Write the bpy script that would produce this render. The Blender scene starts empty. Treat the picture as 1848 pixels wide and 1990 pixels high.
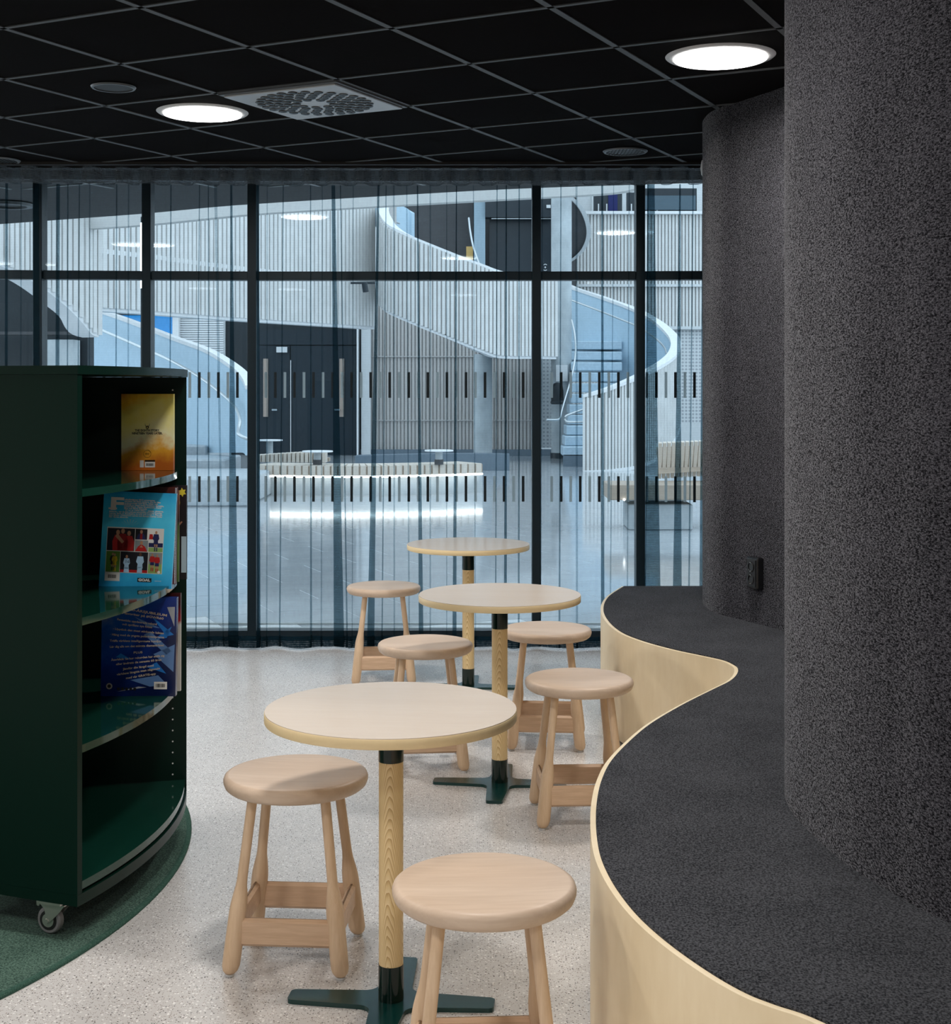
import bpy, math, random
from mathutils import Vector, Matrix
random.seed(7)
scene = bpy.context.scene
COL = scene.collection

# ------------------------------------------------------------------ camera
FPX, CX, CY0, HC = 2738.0, 924.0, 754.0, 1.467
CEIL = HC + 1.244
cam_d = bpy.data.cameras.new('camera')
cam_d.sensor_fit = 'HORIZONTAL'
cam_d.sensor_width = 36.0
cam_d.lens = 36.0 * FPX / 1848.0
cam_d.shift_y = -(995.0 - CY0) / 1848.0
cam_d.clip_start = 0.05
cam_d.clip_end = 300
cam = bpy.data.objects.new('camera', cam_d)
COL.objects.link(cam)
cam.location = (0, 0, HC)
cam.rotation_euler = (math.pi / 2, 0, 0)
scene.camera = cam

# ------------------------------------------------------------------ world and exposure
SKY_COL, SKY_STRENGTH = (0.80, 0.90, 1.0), 2.15
LAMP_GLOW, LAMP_WATTS = 9.0, 25.0
w = bpy.data.worlds.new('overcast_sky')
scene.world = w
w.use_nodes = True
w.node_tree.nodes['Background'].inputs[0].default_value = (*SKY_COL, 1)
w.node_tree.nodes['Background'].inputs[1].default_value = SKY_STRENGTH
vs = scene.view_settings
vs.view_transform = 'Standard'
vs.look = 'None'
vs.exposure = 0.0
vs.gamma = 1.0
vs.use_curve_mapping = False
scene.cycles.transparent_max_bounces = 40
scene.cycles.max_bounces = 7
scene.cycles.diffuse_bounces = 4
scene.cycles.glossy_bounces = 3
scene.cycles.caustics_reflective = False
scene.cycles.caustics_refractive = False
scene.cycles.use_adaptive_sampling = True
scene.cycles.adaptive_threshold = .03
scene.cycles.sample_clamp_indirect = 6.0
scene.cycles.use_denoising = True


# ------------------------------------------------------------------ helpers
def U(px, py, d):
    """world point at image pixel (px,py) and depth d"""
    return Vector(((px - CX) / FPX * d, d, HC - (py - CY0) / FPX * d))


def FX(px, d):
    return (px - CX) / FPX * d


ORG = {}


class MB:
    def __init__(s):
        s.v, s.f = [], []

    def add(s, vs_, fs):
        n = len(s.v)
        s.v += [Vector(p) for p in vs_]
        s.f += [[i + n for i in q] for q in fs]
        return s

    def box(s, c, d, rz=0.0, bev=0.0, M=None):
        hx, hy, hz = d[0] / 2, d[1] / 2, d[2] / 2
        if bev <= 0:
            p = [Vector((x, y, z)) for z in (-hz, hz) for x, y in ((-hx, -hy), (hx, -hy), (hx, hy), (-hx, hy))]
            fs = [(3, 2, 1, 0), (4, 5, 6, 7), (0, 1, 5, 4), (1, 2, 6, 5), (2, 3, 7, 6), (3, 0, 4, 7)]
        else:
            b = min(bev, hx * .9, hy * .9, hz * .9)
            p, fs = [], []
            lv = [(-hz, b), (-hz + b, 0), (hz - b, 0), (hz, b)]
            for z, i in lv:
                x, y = hx - i, hy - i
                k = b * .8 if i == 0 else b * .4
                p += [Vector(q) for q in ((-x + k, -y, z), (x - k, -y, z), (x, -y + k, z), (x, y - k, z), (x - k, y, z), (-x + k, y, z), (-x, y - k, z), (-x, -y + k, z))]
            for l in range(3):
                for i in range(8):
                    a, c2 = l * 8 + i, l * 8 + (i + 1) % 8
                    fs.append((a, c2, c2 + 8, a + 8))
            fs.append(tuple(reversed(range(8))))
            fs.append(tuple(range(24, 32)))
        R = Matrix.Rotation(rz, 4, 'Z')
        c = Vector(c)
        q = [(M @ (R @ a)) + c if M else (R @ a) + c for a in p]
        return s.add(q, fs)

    def prism(s, poly, z0, z1):
        n = len(poly)
        p = [Vector((x, y, z0)) for x, y in poly] + [Vector((x, y, z1)) for x, y in poly]
        area = sum(poly[i][0] * poly[(i + 1) % n][1] - poly[(i + 1) % n][0] * poly[i][1] for i in range(n))
        fs = [tuple(reversed(range(n))), tuple(range(n, 2 * n))] + [(i, (i + 1) % n, (i + 1) % n + n, i + n) for i in range(n)]
        if area < 0:
            fs = [tuple(reversed(q)) for q in fs]
        return s.add(p, fs)

    def revolve(s, prof, n=32, M=None, cap=True):
        p, fs = [], []
        m = len(prof)
        for r, z in prof:
            for i in range(n):
                a = 2 * math.pi * i / n
                q = Vector((r * math.cos(a), r * math.sin(a), z))
                p.append(M @ q if M else q)
        for j in range(m - 1):
            for i in range(n):
                a, b = j * n + i, j * n + (i + 1) % n
                fs.append((a, b, b + n, a + n))
        if cap:
            fs.append(tuple(reversed(range(n))))
            fs.append(tuple(range((m - 1) * n, m * n)))
        return s.add(p, fs)

    def tube(s, path, r, n=8, closed=False):
        path = [Vector(q) for q in path]
        m = len(path)
        p, fs = [], []
        up = Vector((0, 0, 1))
        for i, c in enumerate(path):
            if closed:
                t = path[(i + 1) % m] - path[i - 1]
            else:
                t = path[min(i + 1, m - 1)] - path[max(i - 1, 0)]
            t.normalize()
            a = t.cross(up)
            if a.length < 1e-3:
                a = t.cross(Vector((1, 0, 0)))
            a.normalize()
            b = a.cross(t)
            for k in range(n):
                th = 2 * math.pi * k / n
                p.append(c + a * (r * math.cos(th)) + b * (r * math.sin(th)))
        for i in range(m if closed else m - 1):
            for k in range(n):
                j = (i + 1) % m
                fs.append((i * n + k, i * n + (k + 1) % n, j * n + (k + 1) % n, j * n + k))
        if not closed:
            fs.append(tuple(reversed(range(n))))
            fs.append(tuple(range((m - 1) * n, m * n)))
        return s.add(p, fs)

    def grid(s, rows):
        m, n = len(rows), len(rows[0])
        p = [q for r in rows for q in r]
        fs = [(j * n + i, j * n + i + 1, (j + 1) * n + i + 1, (j + 1) * n + i) for j in range(m - 1) for i in range(n - 1)]
        return s.add(p, fs)

    def slab(s, A, B, th):
        """closed ribbon between polylines A (top) and B (bottom), thickened by th along plan normal"""
        n = len(A)
        A2, B2 = [], []
        for i in range(n):
            t = A[min(i + 1, n - 1)] - A[max(i - 1, 0)]
            t.z = 0
            nn = Vector((-t.y, t.x, 0))
            nn = nn.normalized() * th if nn.length > 1e-6 else Vector((0, th, 0))
            A2.append(A[i] + nn)
            B2.append(B[i] + nn)
        p = A + B + A2 + B2
        fs = []
        for i in range(n - 1):
            j = i + 1
            fs += [(n + i, n + j, j, i), (2 * n + i, 2 * n + j, 3 * n + j, 3 * n + i), (i, j, 2 * n + j, 2 * n + i), (3 * n + i, 3 * n + j, n + j, n + i)]
        fs += [(0, 2 * n, 3 * n, n), (n - 1, 2 * n - 1, 4 * n - 1, 3 * n - 1)]
        return s.add(p, fs)

    def build(s, name, mat, parent=None, smooth=None, local=False, kind=None):
        o = Vector((0, 0, 0))
        if parent is not None and not local:
            o = ORG.get(parent.name, Vector((0, 0, 0)))
        me = bpy.data.meshes.new(name)
        me.from_pydata([tuple(p - o) for p in s.v], [], s.f)
        if smooth is not None:
            me.polygons.foreach_set('use_smooth', [True] * len(me.polygons))
            me.set_sharp_from_angle(angle=math.radians(smooth))
        me.update()
        if mat:
            me.materials.append(mat)
        ob = bpy.data.objects.new(name, me)
        COL.objects.link(ob)
        if parent is not None:
            ob.parent = parent
            ORG[ob.name] = o
        if kind:
            ob['kind'] = kind
        return ob


def empty(name, loc, rz=0.0, **tags):
    e = bpy.data.objects.new(name, None)
    e.empty_display_size = .1
    COL.objects.link(e)
    e.location = loc
    e.rotation_euler = (0, 0, rz)
    ORG[e.name] = Vector(loc)
    return tag(e, **tags)


def tag(o, label=None, cat=None, group=None, kind=None):
    if label:
        o['label'] = label
    if cat:
        o['category'] = cat
    if group:
        o['group'] = group
    if kind:
        o['kind'] = kind
    return o


def copy_tree(o, parent=None):
    c = o.copy()
    COL.objects.link(c)
    c.parent = parent
    for ch in list(o.children):
        copy_tree(ch, c)
    return c


def linked(name, me, loc, parent, rz=0.0):
    o = bpy.data.objects.new(name, me)
    COL.objects.link(o)
    o.location = loc
    o.rotation_euler = (0, 0, rz)
    o.parent = parent
    return o


def catmull(P, n):
    P = [tuple(p) for p in P]
    out = []
    m = len(P)
    for i in range(m - 1):
        p0, p1, p2, p3 = P[max(i - 1, 0)], P[i], P[i + 1], P[min(i + 2, m - 1)]
        for k in range(n):
            t = k / n
            out.append(tuple(.5 * (2 * b + (c - a) * t + (2 * a - 5 * b + 4 * c - d) * t * t + (3 * b - a - 3 * c + d) * t ** 3) for a, b, c, d in zip(p0, p1, p2, p3)))
    out.append(P[-1])
    return out


def resample(pts, step):
    pts = [Vector(p) for p in pts]
    out = [pts[0].copy()]
    acc = 0.0
    for a, b in zip(pts, pts[1:]):
        L = (b - a).length
        d = step - acc
        while d <= L:
            out.append(a.lerp(b, d / L))
            d += step
        acc = (acc + L) % step if L > 0 else acc
        acc = L - (d - step)
    return out


# ------------------------------------------------------------------ materials
class NT:
    def __init__(s, name):
        s.m = bpy.data.materials.new(name)
        s.m.use_nodes = True
        s.t = s.m.node_tree
        s.p = s.t.nodes['Principled BSDF']
        s.out = s.t.nodes['Material Output']

    def n(s, typ, **kw):
        q = s.t.nodes.new(typ)
        for k, v in kw.items():
            if k in q.inputs.keys() if isinstance(k, str) and k[0].isupper() else False:
                q.inputs[k].default_value = v
            else:
                setattr(q, k, v)
        return q

    def l(s, a, b):
        s.t.links.new(a, b)

    def coord(s, scale=(1, 1, 1), kind='Object', rot=(0, 0, 0)):
        tc = s.n('ShaderNodeTexCoord')
        mp = s.n('ShaderNodeMapping')
        mp.inputs['Scale'].default_value = scale
        mp.inputs['Rotation'].default_value = rot
        s.l(tc.outputs[kind], mp.inputs['Vector'])
        return mp.outputs['Vector']

    def noise(s, vec, scale, detail=2, rough=.5):
        q = s.n('ShaderNodeTexNoise')
        q.inputs['Scale'].default_value = scale
        q.inputs['Detail'].default_value = detail
        q.inputs['Roughness'].default_value = rough
        s.l(vec, q.inputs['Vector'])
        return q.outputs['Fac']

    def ramp(s, fac, stops):
        q = s.n('ShaderNodeValToRGB')
        e = q.color_ramp.elements
        while len(e) < len(stops):
            e.new(.5)
        for i, (pos, c) in enumerate(stops):
            e[i].position = pos
            e[i].color = (*c, 1)
        s.l(fac, q.inputs['Fac'])
        return q.outputs['Color']

    def math(s, op, a, b=None, c=None):
        q = s.n('ShaderNodeMath', operation=op)
        for i, x in enumerate((a, b, c)):
            if x is None:
                continue
            if isinstance(x, (int, float)):
                q.inputs[i].default_value = x
            else:
                s.l(x, q.inputs[i])
        return q.outputs[0]

    def bump(s, h, strength, dist=.01):
        q = s.n('ShaderNodeBump')
        q.inputs['Strength'].default_value = strength
        q.inputs['Distance'].default_value = dist
        s.l(h, q.inputs['Height'])
        s.l(q.outputs['Normal'], s.p.inputs['Normal'])


def flat(name, col, rough=.5, metal=0.0, spec=.5, var=0.0, emit=None, scale=8):
    t = NT(name)
    p = t.p
    p.inputs['Roughness'].default_value = rough
    p.inputs['Metallic'].default_value = metal
    p.inputs['Specular IOR Level'].default_value = spec
    if var > 0:
        f = t.noise(t.coord(), scale, 4)
        c1 = tuple(x * (1 - var) for x in col)
        c2 = tuple(min(1, x * (1 + var)) for x in col)
        t.l(t.ramp(f, [(.3, c1), (.7, c2)]), p.inputs['Base Color'])
    else:
        p.inputs['Base Color'].default_value = (*col, 1)
    if emit:
        p.inputs['Emission Color'].default_value = (*emit[0], 1)
        p.inputs['Emission Strength'].default_value = emit[1]
    return t.m


def wood(name, c1, c2, axis='X', scale=14, stretch=.09, rough=.45, spec=.35):
    t = NT(name)
    sc = {'X': (stretch, 1, 1), 'Y': (1, stretch, 1), 'Z': (1, 1, stretch)}[axis]
    v = t.coord(sc)
    f1 = t.noise(v, scale, 3, .55)
    f2 = t.noise(v, scale * 9, 2, .6)
    f = t.math('ADD', t.math('MULTIPLY', f1, .7), t.math('MULTIPLY', f2, .3))
    t.l(t.ramp(f, [(.32, c2), (.52, tuple((a + b) / 2 for a, b in zip(c1, c2))), (.68, c1)]), t.p.inputs['Base Color'])
    t.p.inputs['Roughness'].default_value = rough
    t.p.inputs['Specular IOR Level'].default_value = spec
    t.bump(f2, .08, .002)
    return t.m


def carpet(name, c1, c2, s1=160, stretch=(1, 1, 1), bump=.5, sheen=.0, c3=None):
    t = NT(name)
    v = t.coord(stretch)
    f1 = t.noise(v, s1, 3, .7)
    f2 = t.noise(t.coord((1, 1, 1)), 5, 3, .5)
    f = t.math('ADD', t.math('MULTIPLY', f1, .9), t.math('MULTIPLY', f2, .1))
    t.l(t.ramp(f, [(.40, c1), (.5, tuple((a + b) / 2 for a, b in zip(c1, c2))), (.61, c2)]), t.p.inputs['Base Color'])
    t.p.inputs['Roughness'].default_value = 1.0
    t.p.inputs['Specular IOR Level'].default_value = .05
    if sheen > .3:
        mr = t.n('ShaderNodeMapRange')
        mr.inputs['From Min'].default_value = .42
        mr.inputs['From Max'].default_value = .60
        mr.inputs['To Min'].default_value = sheen * .04
        mr.inputs['To Max'].default_value = sheen
        t.l(f1, mr.inputs['Value'])
        t.l(mr.outputs[0], t.p.inputs['Sheen Weight'])
    else:
        t.p.inputs['Sheen Weight'].default_value = sheen
    t.p.inputs['Sheen Roughness'].default_value = .35
    t.p.inputs['Sheen Tint'].default_value = (.75, .76, .8, 1)
    t.bump(f1, bump, .004)
    return t.m


M = {}


def make_materials():
    # terrazzo
    t = NT('terrazzo')
    v = t.coord()
    base = t.noise(v, 2.2, 3, .5)
    col = t.ramp(base, [(.3, (.565, .55, .54)), (.7, (.62, .605, .595))])
    for sc, thr, dark, keep in ((150, .30, (.10, .095, .09), .74), (230, .36, (.30, .26, .23), .62), (110, .34, (.80, .79, .77), .7)):
        vo = t.n('ShaderNodeTexVoronoi')
        vo.inputs['Scale'].default_value = sc
        t.l(v, vo.inputs['Vector'])
        sep = t.n('ShaderNodeSeparateColor')
        t.l(vo.outputs['Color'], sep.inputs[0])
        a = t.math('MULTIPLY', t.math('LESS_THAN', vo.outputs['Distance'], thr), t.math('GREATER_THAN', sep.outputs[0], keep))
        mx = t.n('ShaderNodeMix', data_type='RGBA')
        t.l(a, mx.inputs[0])
        t.l(col, mx.inputs[6])
        mx.inputs[7].default_value = (*dark, 1)
        col = mx.outputs[2]
    t.l(col, t.p.inputs['Base Color'])
    t.p.inputs['Roughness'].default_value = .27
    t.p.inputs['Specular IOR Level'].default_value = .45
    M['terrazzo'] = t.m

    M['fabric_wall'] = carpet('grey_felt_wall', (.0020, .0020, .0032), (.058, .056, .068), 220, (.65, .65, 1.5), 1.0, .95)
    M['carpet_seat'] = carpet('charcoal_carpet', (.006, .007, .0095), (.086, .089, .099), 230, (1, .7, 1), .9, .10)
    M['rug'] = carpet('green_rug_pile', (.014, .040, .030), (.10, .17, .135), 200, (1, 1, 1), .6, .1)
    M['rug_edge'] = carpet('green_rug_binding', (.025, .065, .05), (.06, .12, .095), 260, (1, 1, 1), .3)
    M['birch'] = wood('birch_ply', (.93, .79, .56), (.82, .67, .44), 'Z', 4, .35, .42)
    M['birch_edge'] = flat('birch_edge', (.72, .58, .46), .5, var=.05)
    M['stool_wood'] = wood('oiled_beech', (.69, .545, .425), (.53, .39, .285), 'X', 10, .09, .42)
    M['stool_leg'] = wood('oiled_beech_leg', (.76, .57, .40), (.58, .40, .25), 'Z', 24, .06, .45)
    M['stool_rail'] = wood('oiled_beech_rail', (.74, .53, .37), (.53, .345, .215), 'X', 26, .07, .45)
    M['laminate'] = wood('birch_laminate', (.69, .575, .465), (.655, .535, .42), 'X', 6, .15, .26, .5)
    _p = M['laminate'].node_tree.nodes['Principled BSDF']
    _p.inputs['Coat Weight'].default_value = .3
    _p.inputs['Coat Roughness'].default_value = .16
    M['laminate_edge'] = wood('birch_edge_band', (.84, .67, .40), (.78, .61, .35), 'X', 10, .2, .4)
    # ash column with cathedral grain
    t = NT('ash_column')
    tc = t.n('ShaderNodeTexCoord')
    sp = t.n('ShaderNodeSeparateXYZ')
    t.l(tc.outputs['Object'], sp.inputs[0])
    nz = t.noise(t.coord((1, 1, .12)), 30, 2)
    xx = t.math('MULTIPLY', sp.outputs[0], sp.outputs[0])
    v1 = t.math('ADD', t.math('MULTIPLY', sp.outputs[2], 40), t.math('MULTIPLY', xx, 9500))
    v1 = t.math('ADD', v1, t.math('MULTIPLY', nz, 4.5))
    fr = t.math('FRACT', v1)
    fine = t.noise(t.coord((1, 1, .03)), 500, 2)
    fr2 = t.math('ADD', t.math('MULTIPLY', fr, .8), t.math('MULTIPLY', fine, .25))
    t.l(t.ramp(fr2, [(.12, (.86, .68, .40)), (.60, (.76, .56, .28)), (.95, (.50, .30, .115))]), t.p.inputs['Base Color'])
    t.p.inputs['Roughness'].default_value = .38
    M['ash'] = t.m

    M['tile'] = flat('black_ceiling_tile', (.0058, .0052, .0054), .95, spec=.03, var=.12, scale=60)
    M['tbar'] = flat('dark_grid_metal', (.062, .066, .070), .55)
    M['black'] = flat('matt_black', (.006, .006, .007), .5)
    M['blackgloss'] = flat('black_plastic', (.008, .008, .009), .25)
    M['bulkhead'] = flat('dark_brown_bulkhead', (.012, .009, .008), .6)
    M['white_trim'] = flat('white_lamp_rim', (.62, .62, .62), .4)
    M['lamp'] = flat('lamp_diffuser', (.9, .9, .9), .4, emit=((1.0, .965, .93), LAMP_GLOW))
    M['vent_metal'] = flat('grey_vent_metal', (.46, .47, .49), .35, metal=.3)
    M['spk'] = flat('speaker_mesh', (.022, .026, .030), .6)
    M['spk_rim'] = flat('speaker_rim', (.11, .12, .13), .4)
    M['frame'] = flat('anthracite_frame', (.012, .020, .027), .42, metal=.2)
    M['green'] = flat('green_lacquer', (.0012, .014, .009), .34, spec=.16)
    M['green_shelf'] = flat('green_lacquer_shelf', (.005, .040, .027), .07, spec=.6)
    M['base_green'] = flat('green_powder_coat', (.0015, .034, .031), .22)
    M['collar'] = flat('green_black_collar', (.002, .012, .009), .15)
    M['steel'] = flat('zinc_steel', (.55, .54, .50), .32, metal=.9)
    M['rubber'] = flat('grey_rubber', (.16, .16, .165), .55)
    M['glide'] = flat('white_glide', (.5, .5, .5), .4)
    M['alu'] = flat('aluminium', (.75, .78, .80), .22, metal=.9)

    # glass
    t = NT('clear_glass')
    tr = t.n('ShaderNodeBsdfTransparent')
    tr.inputs[0].default_value = (.93, .97, .985, 1)
    gl = t.n('ShaderNodeBsdfGlossy')
    gl.inputs['Roughness'].default_value = .01
    gl.inputs['Color'].default_value = (1, 1, 1, 1)
    mx = t.n('ShaderNodeMixShader')
    mx.inputs[0].default_value = .016
    t.l(tr.outputs[0], mx.inputs[1])
    t.l(gl.outputs[0], mx.inputs[2])
    t.l(mx.outputs[0], t.out.inputs[0])
    M['glass'] = t.m

    # sheer curtain
    def sheer(name, op, tint, dif):
        t = NT(name)
        sp = t.n('ShaderNodeSeparateXYZ')
        tc = t.n('ShaderNodeTexCoord')
        t.l(tc.outputs['Object'], sp.inputs[0])
        wv = t.math('SINE', t.math('MULTIPLY', sp.outputs[2], 2 * math.pi / .0095))
        nz = t.noise(t.coord((1, 1, .3)), 90, 2)
        fac = t.math('ADD', t.math('MULTIPLY', wv, op * .16), t.math('ADD', op * .72, t.math('MULTIPLY', nz, op * .56)))
        tr = t.n('ShaderNodeBsdfTransparent')
        tr.inputs[0].default_value = (*tint, 1)
        df = t.n('ShaderNodeBsdfDiffuse')
        df.inputs[0].default_value = (*dif, 1)
        tl = t.n('ShaderNodeBsdfTranslucent')
        tl.inputs[0].default_value = (*dif, 1)
        m1 = t.n('ShaderNodeMixShader')
        m1.inputs[0].default_value = .5
        t.l(df.outputs[0], m1.inputs[1])
        t.l(tl.outputs[0], m1.inputs[2])
        mx = t.n('ShaderNodeMixShader')
        t.l(fac, mx.inputs[0])
        t.l(tr.outputs[0], mx.inputs[1])
        t.l(m1.outputs[0], mx.inputs[2])
        t.l(mx.outputs[0], t.out.inputs[0])
        return t.m
    M['sheer'] = sheer('sheer_teal_voile', .19, (.93, .98, 1.0), (.009, .024, .032))
    M['sheer_head'] = sheer('voile_heading_tape', .78, (.9, .95, 1.0), (.13, .145, .155))
    M['sheer_hem'] = sheer('voile_hem', .97, (.9, .95, 1.0), (.006, .018, .026))

    # atrium
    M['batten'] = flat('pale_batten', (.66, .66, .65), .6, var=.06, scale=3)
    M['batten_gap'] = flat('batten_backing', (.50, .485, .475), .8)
    M['panel'] = flat('pale_panel', (.62, .64, .65), .6)
    M['plaster'] = flat('white_plaster', (.75, .76, .77), .6)
    M['blueplaster'] = flat('pale_blue_plaster', (.47, .62, .73), .5)
    M['concrete'] = flat('concrete', (.44, .48, .50), .7, var=.16, scale=2.5)
    M['darkroom'] = flat('dark_teal_wall', (.010, .016, .021), .6)
    M['darkdoor'] = flat('blue_black_door', (.004, .012, .020), .35)
    M['darkgrey'] = flat('dark_grey_wall', (.060, .060, .064), .7, var=.1, scale=2)
    M['bluewin'] = flat('blue_glass_glow', (.03, .22, .55), .15, emit=((.05, .38, .85), .45))  # glow put into the pane itself, no lamp behind it
    M['navy'] = flat('navy_curtain', (.010, .015, .10), .8)
    M['greyband'] = flat('slate_skirting', (.13, .17, .21), .6)
    M['led'] = flat('led_strip', (1, 1, 1), .5, emit=((1, .95, .90), 9.0))
    M['tubelight'] = flat('led_tube', (1, 1, 1), .5, emit=((.85, .93, 1), 14.0))
    M['bench_wood'] = wood('bench_pine', (.68, .61, .54), (.60, .52, .44), 'Z', 8, .3, .5)
    M['bench_oak'] = wood('bench_oak', (.44, .36, .29), (.36, .285, .22), 'X', 12, .1, .5)
    M['steelrail'] = flat('brushed_rail', (.60, .64, .66), .28, metal=.8)
    M['step'] = flat('grey_stone_step', (.42, .46, .49), .6, var=.12, scale=20)
    M['bluestep'] = flat('pale_blue_step', (.46, .58, .67), .6, var=.08, scale=20)
    M['amber'] = flat('amber_board', (.60, .38, .12), .5)
    M['mark_dark'] = flat('mark_black', (.006, .009, .012), .5)
    t = NT('mark_frost')
    df = t.n('ShaderNodeBsdfDiffuse')
    df.inputs[0].default_value = (.62, .66, .67, 1)
    tl = t.n('ShaderNodeBsdfTranslucent')
    tl.inputs[0].default_value = (.62, .66, .67, 1)
    mx = t.n('ShaderNodeMixShader')
    mx.inputs[0].default_value = .6
    t.l(df.outputs[0], mx.inputs[1])
    t.l(tl.outputs[0], mx.inputs[2])
    t.l(mx.outputs[0], t.out.inputs[0])
    M['mark_light'] = t.m
    # perforated panel
    t = NT('perforated_panel')
    v = t.coord((1, 1, 1))
    vo = t.n('ShaderNodeTexVoronoi')
    vo.inputs['Scale'].default_value = 12
    vo.inputs['Randomness'].default_value = 0
    t.l(v, vo.inputs['Vector'])
    t.l(t.ramp(vo.outputs['Distance'], [(.30, (.35, .37, .39)), (.36, (.62, .64, .65))]), t.p.inputs['Base Color'])
    t.p.inputs['Roughness'].default_value = .6
    M['perf'] = t.m
    # atrium stone
    t = NT('atrium_stone')
    v = t.coord((1, 1, 1))
    f = t.noise(v, 3, 4)
    t.l(t.ramp(f, [(.3, (.41, .43, .45)), (.7, (.48, .50, .52))]), t.p.inputs['Base Color'])
    t.p.inputs['Roughness'].default_value = .085
    t.p.inputs['Specular IOR Level'].default_value = .6
    M['stone'] = t.m
    M['grout'] = flat('stone_joint', (.80, .81, .82), .5)


make_materials()
for _k in ('lamp', 'tubelight', 'bluewin'):
    M[_k].cycles.emission_sampling = 'NONE'

# ------------------------------------------------------------------ room shell
XL, YB = -6.2, -5.0
fl = MB()
fl.prism([(XL, YB), (2.2, YB), (2.2, 8.26), (XL, 8.26)], -.2, 0)
floor = fl.build('floor', M['terrazzo'])
tag(floor, 'speckled pale grey terrazzo floor under the stools', kind='structure')
wl = MB()
wl.box((XL - .1, (YB + 8.2) / 2, CEIL / 2), (.2, 8.2 - YB, CEIL + .3))
tag(wl.build('wall_left', flat('pale_side_wall', (.74, .73, .71), .8)), 'pale plain wall left of the picture', kind='structure')
wb = MB()
wb.box(((XL + 2.2) / 2, YB - .1, CEIL / 2), (2.2 - XL + .4, .2, CEIL + .3))
tag(wb.build('wall_back', flat('white_back_wall', (.78, .77, .75), .8)), 'plain white wall behind the viewer', kind='structure')

# ceiling: slab, grid bars and tiles
TH = .4637
DB = Vector((math.sin(TH), math.cos(TH), 0)) * .6
DA = Vector((math.cos(TH), -math.sin(TH), 0)) * .6
G0 = Vector((-1.3122 * 1.244, 3.9178 * 1.244, 0))
CEDGE = 7.76


def GP(a, b):
    return G0 + DA * a + DB * b


def clip(poly, nx, ny, d):
    out = []
    for i in range(len(poly)):
        p, q = poly[i], poly[(i + 1) % len(poly)]
        fp, fq = nx * p[0] + ny * p[1] - d, nx * q[0] + ny * q[1] - d
        if fp <= 0:
            out.append(p)
        if (fp < 0 < fq) or (fq < 0 < fp):
            t = fp / (fp - fq)
            out.append((p[0] + t * (q[0] - p[0]), p[1] + t * (q[1] - p[1])))
    return out


def clip_room(poly, m=0.0):
    for nx, ny, d in ((0, 1, CEDGE - m), (0, -1, -YB - m), (1, 0, 2.1 - m), (-1, 0, -XL - m)):
        poly = clip(poly, nx, ny, d)
        if len(poly) < 3:
            return []
    return poly


cs = MB()
cs.prism([(XL, YB), (2.2, YB), (2.2, 8.35), (XL, 8.35)], CEIL + .035, CEIL + .25)
ceiling = cs.build('ceiling', M['black'])
tag(ceiling, 'black suspended ceiling of square tiles in a grey grid', kind='structure')
tile_mesh = None
VENT = (0, 2)
h = .292
for a in range(-12, 14):
    for b in range(-19, 8):
        if (a, b) == VENT:
            continue
        c = GP(a + .5, b + .5)
        u, v = DA / .6 * h, DB / .6 * h
        poly = [tuple((c + s1 * u + s2 * v).xy) for s1, s2 in ((-1, -1), (1, -1), (1, 1), (-1, 1))]
        cp = clip_room(poly)
        if len(cp) < 3:
            continue
        if c.y < 2.2 and len(cp) == 4 and abs(cp[0][0] - poly[0][0]) < 1e-6:
            pass
        whole = all(any(abs(p[0] - q[0]) + abs(p[1] - q[1]) < 1e-6 for q in cp) for p in poly) and len(cp) == 4
        if whole:
            if tile_mesh is None:
                m = MB()
                m.box((0, 0, .012), (h * 2, h * 2, .018), bev=0)
                o = m.build('ceiling_tile', M['tile'], ceiling, local=True)
                tile_mesh = o.data
                o.location = (c.x, c.y, CEIL)
                o.rotation_euler = (0, 0, -TH)
            else:
                linked('ceiling_tile', tile_mesh, (c.x, c.y, CEIL), ceiling, -TH)
        else:
            m = MB()
            m.prism(cp, CEIL + .003, CEIL + .021)
            m.build('ceiling_tile', M['tile'], ceiling)


def grid_bar(p, q, wd):
    d = (q - p).normalized()
    n = Vector((-d.y, d.x, 0)) * wd / 2
    poly = clip_room([tuple((p + n).xy), tuple((p - n).xy), tuple((q - n).xy), tuple((q + n).xy)])
    if len(poly) < 3:
        return
    m = MB()
    m.prism(poly, CEIL - .001, CEIL + .03)
    m.build('grid_bar', M['tbar'], ceiling)


for a in range(-12, 14):
    grid_bar(GP(a, -19), GP(a, 8), .024)
for b in range(-19, 8):
    grid_bar(GP(-12, b), GP(14, b), .019)

# curtain bulkhead along the window head
m = MB()
m.prism([(XL, CEDGE), (2.2, CEDGE), (2.2, CEDGE + .035), (XL, CEDGE + .035)], CEIL - .012, CEIL + .035)
tag(m.build('trim_1', M['bulkhead']), 'dark trim strip between ceiling tiles and curtain', kind='structure')
m = MB()
m.prism([(XL, CEDGE + .04), (2.2, CEDGE + .04), (2.2, 8.06), (XL, 8.06)], CEIL + .0, CEIL + .03)
tag(m.build('trim_2', M['black']), 'black recess above the curtain heading', kind='structure')

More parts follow.
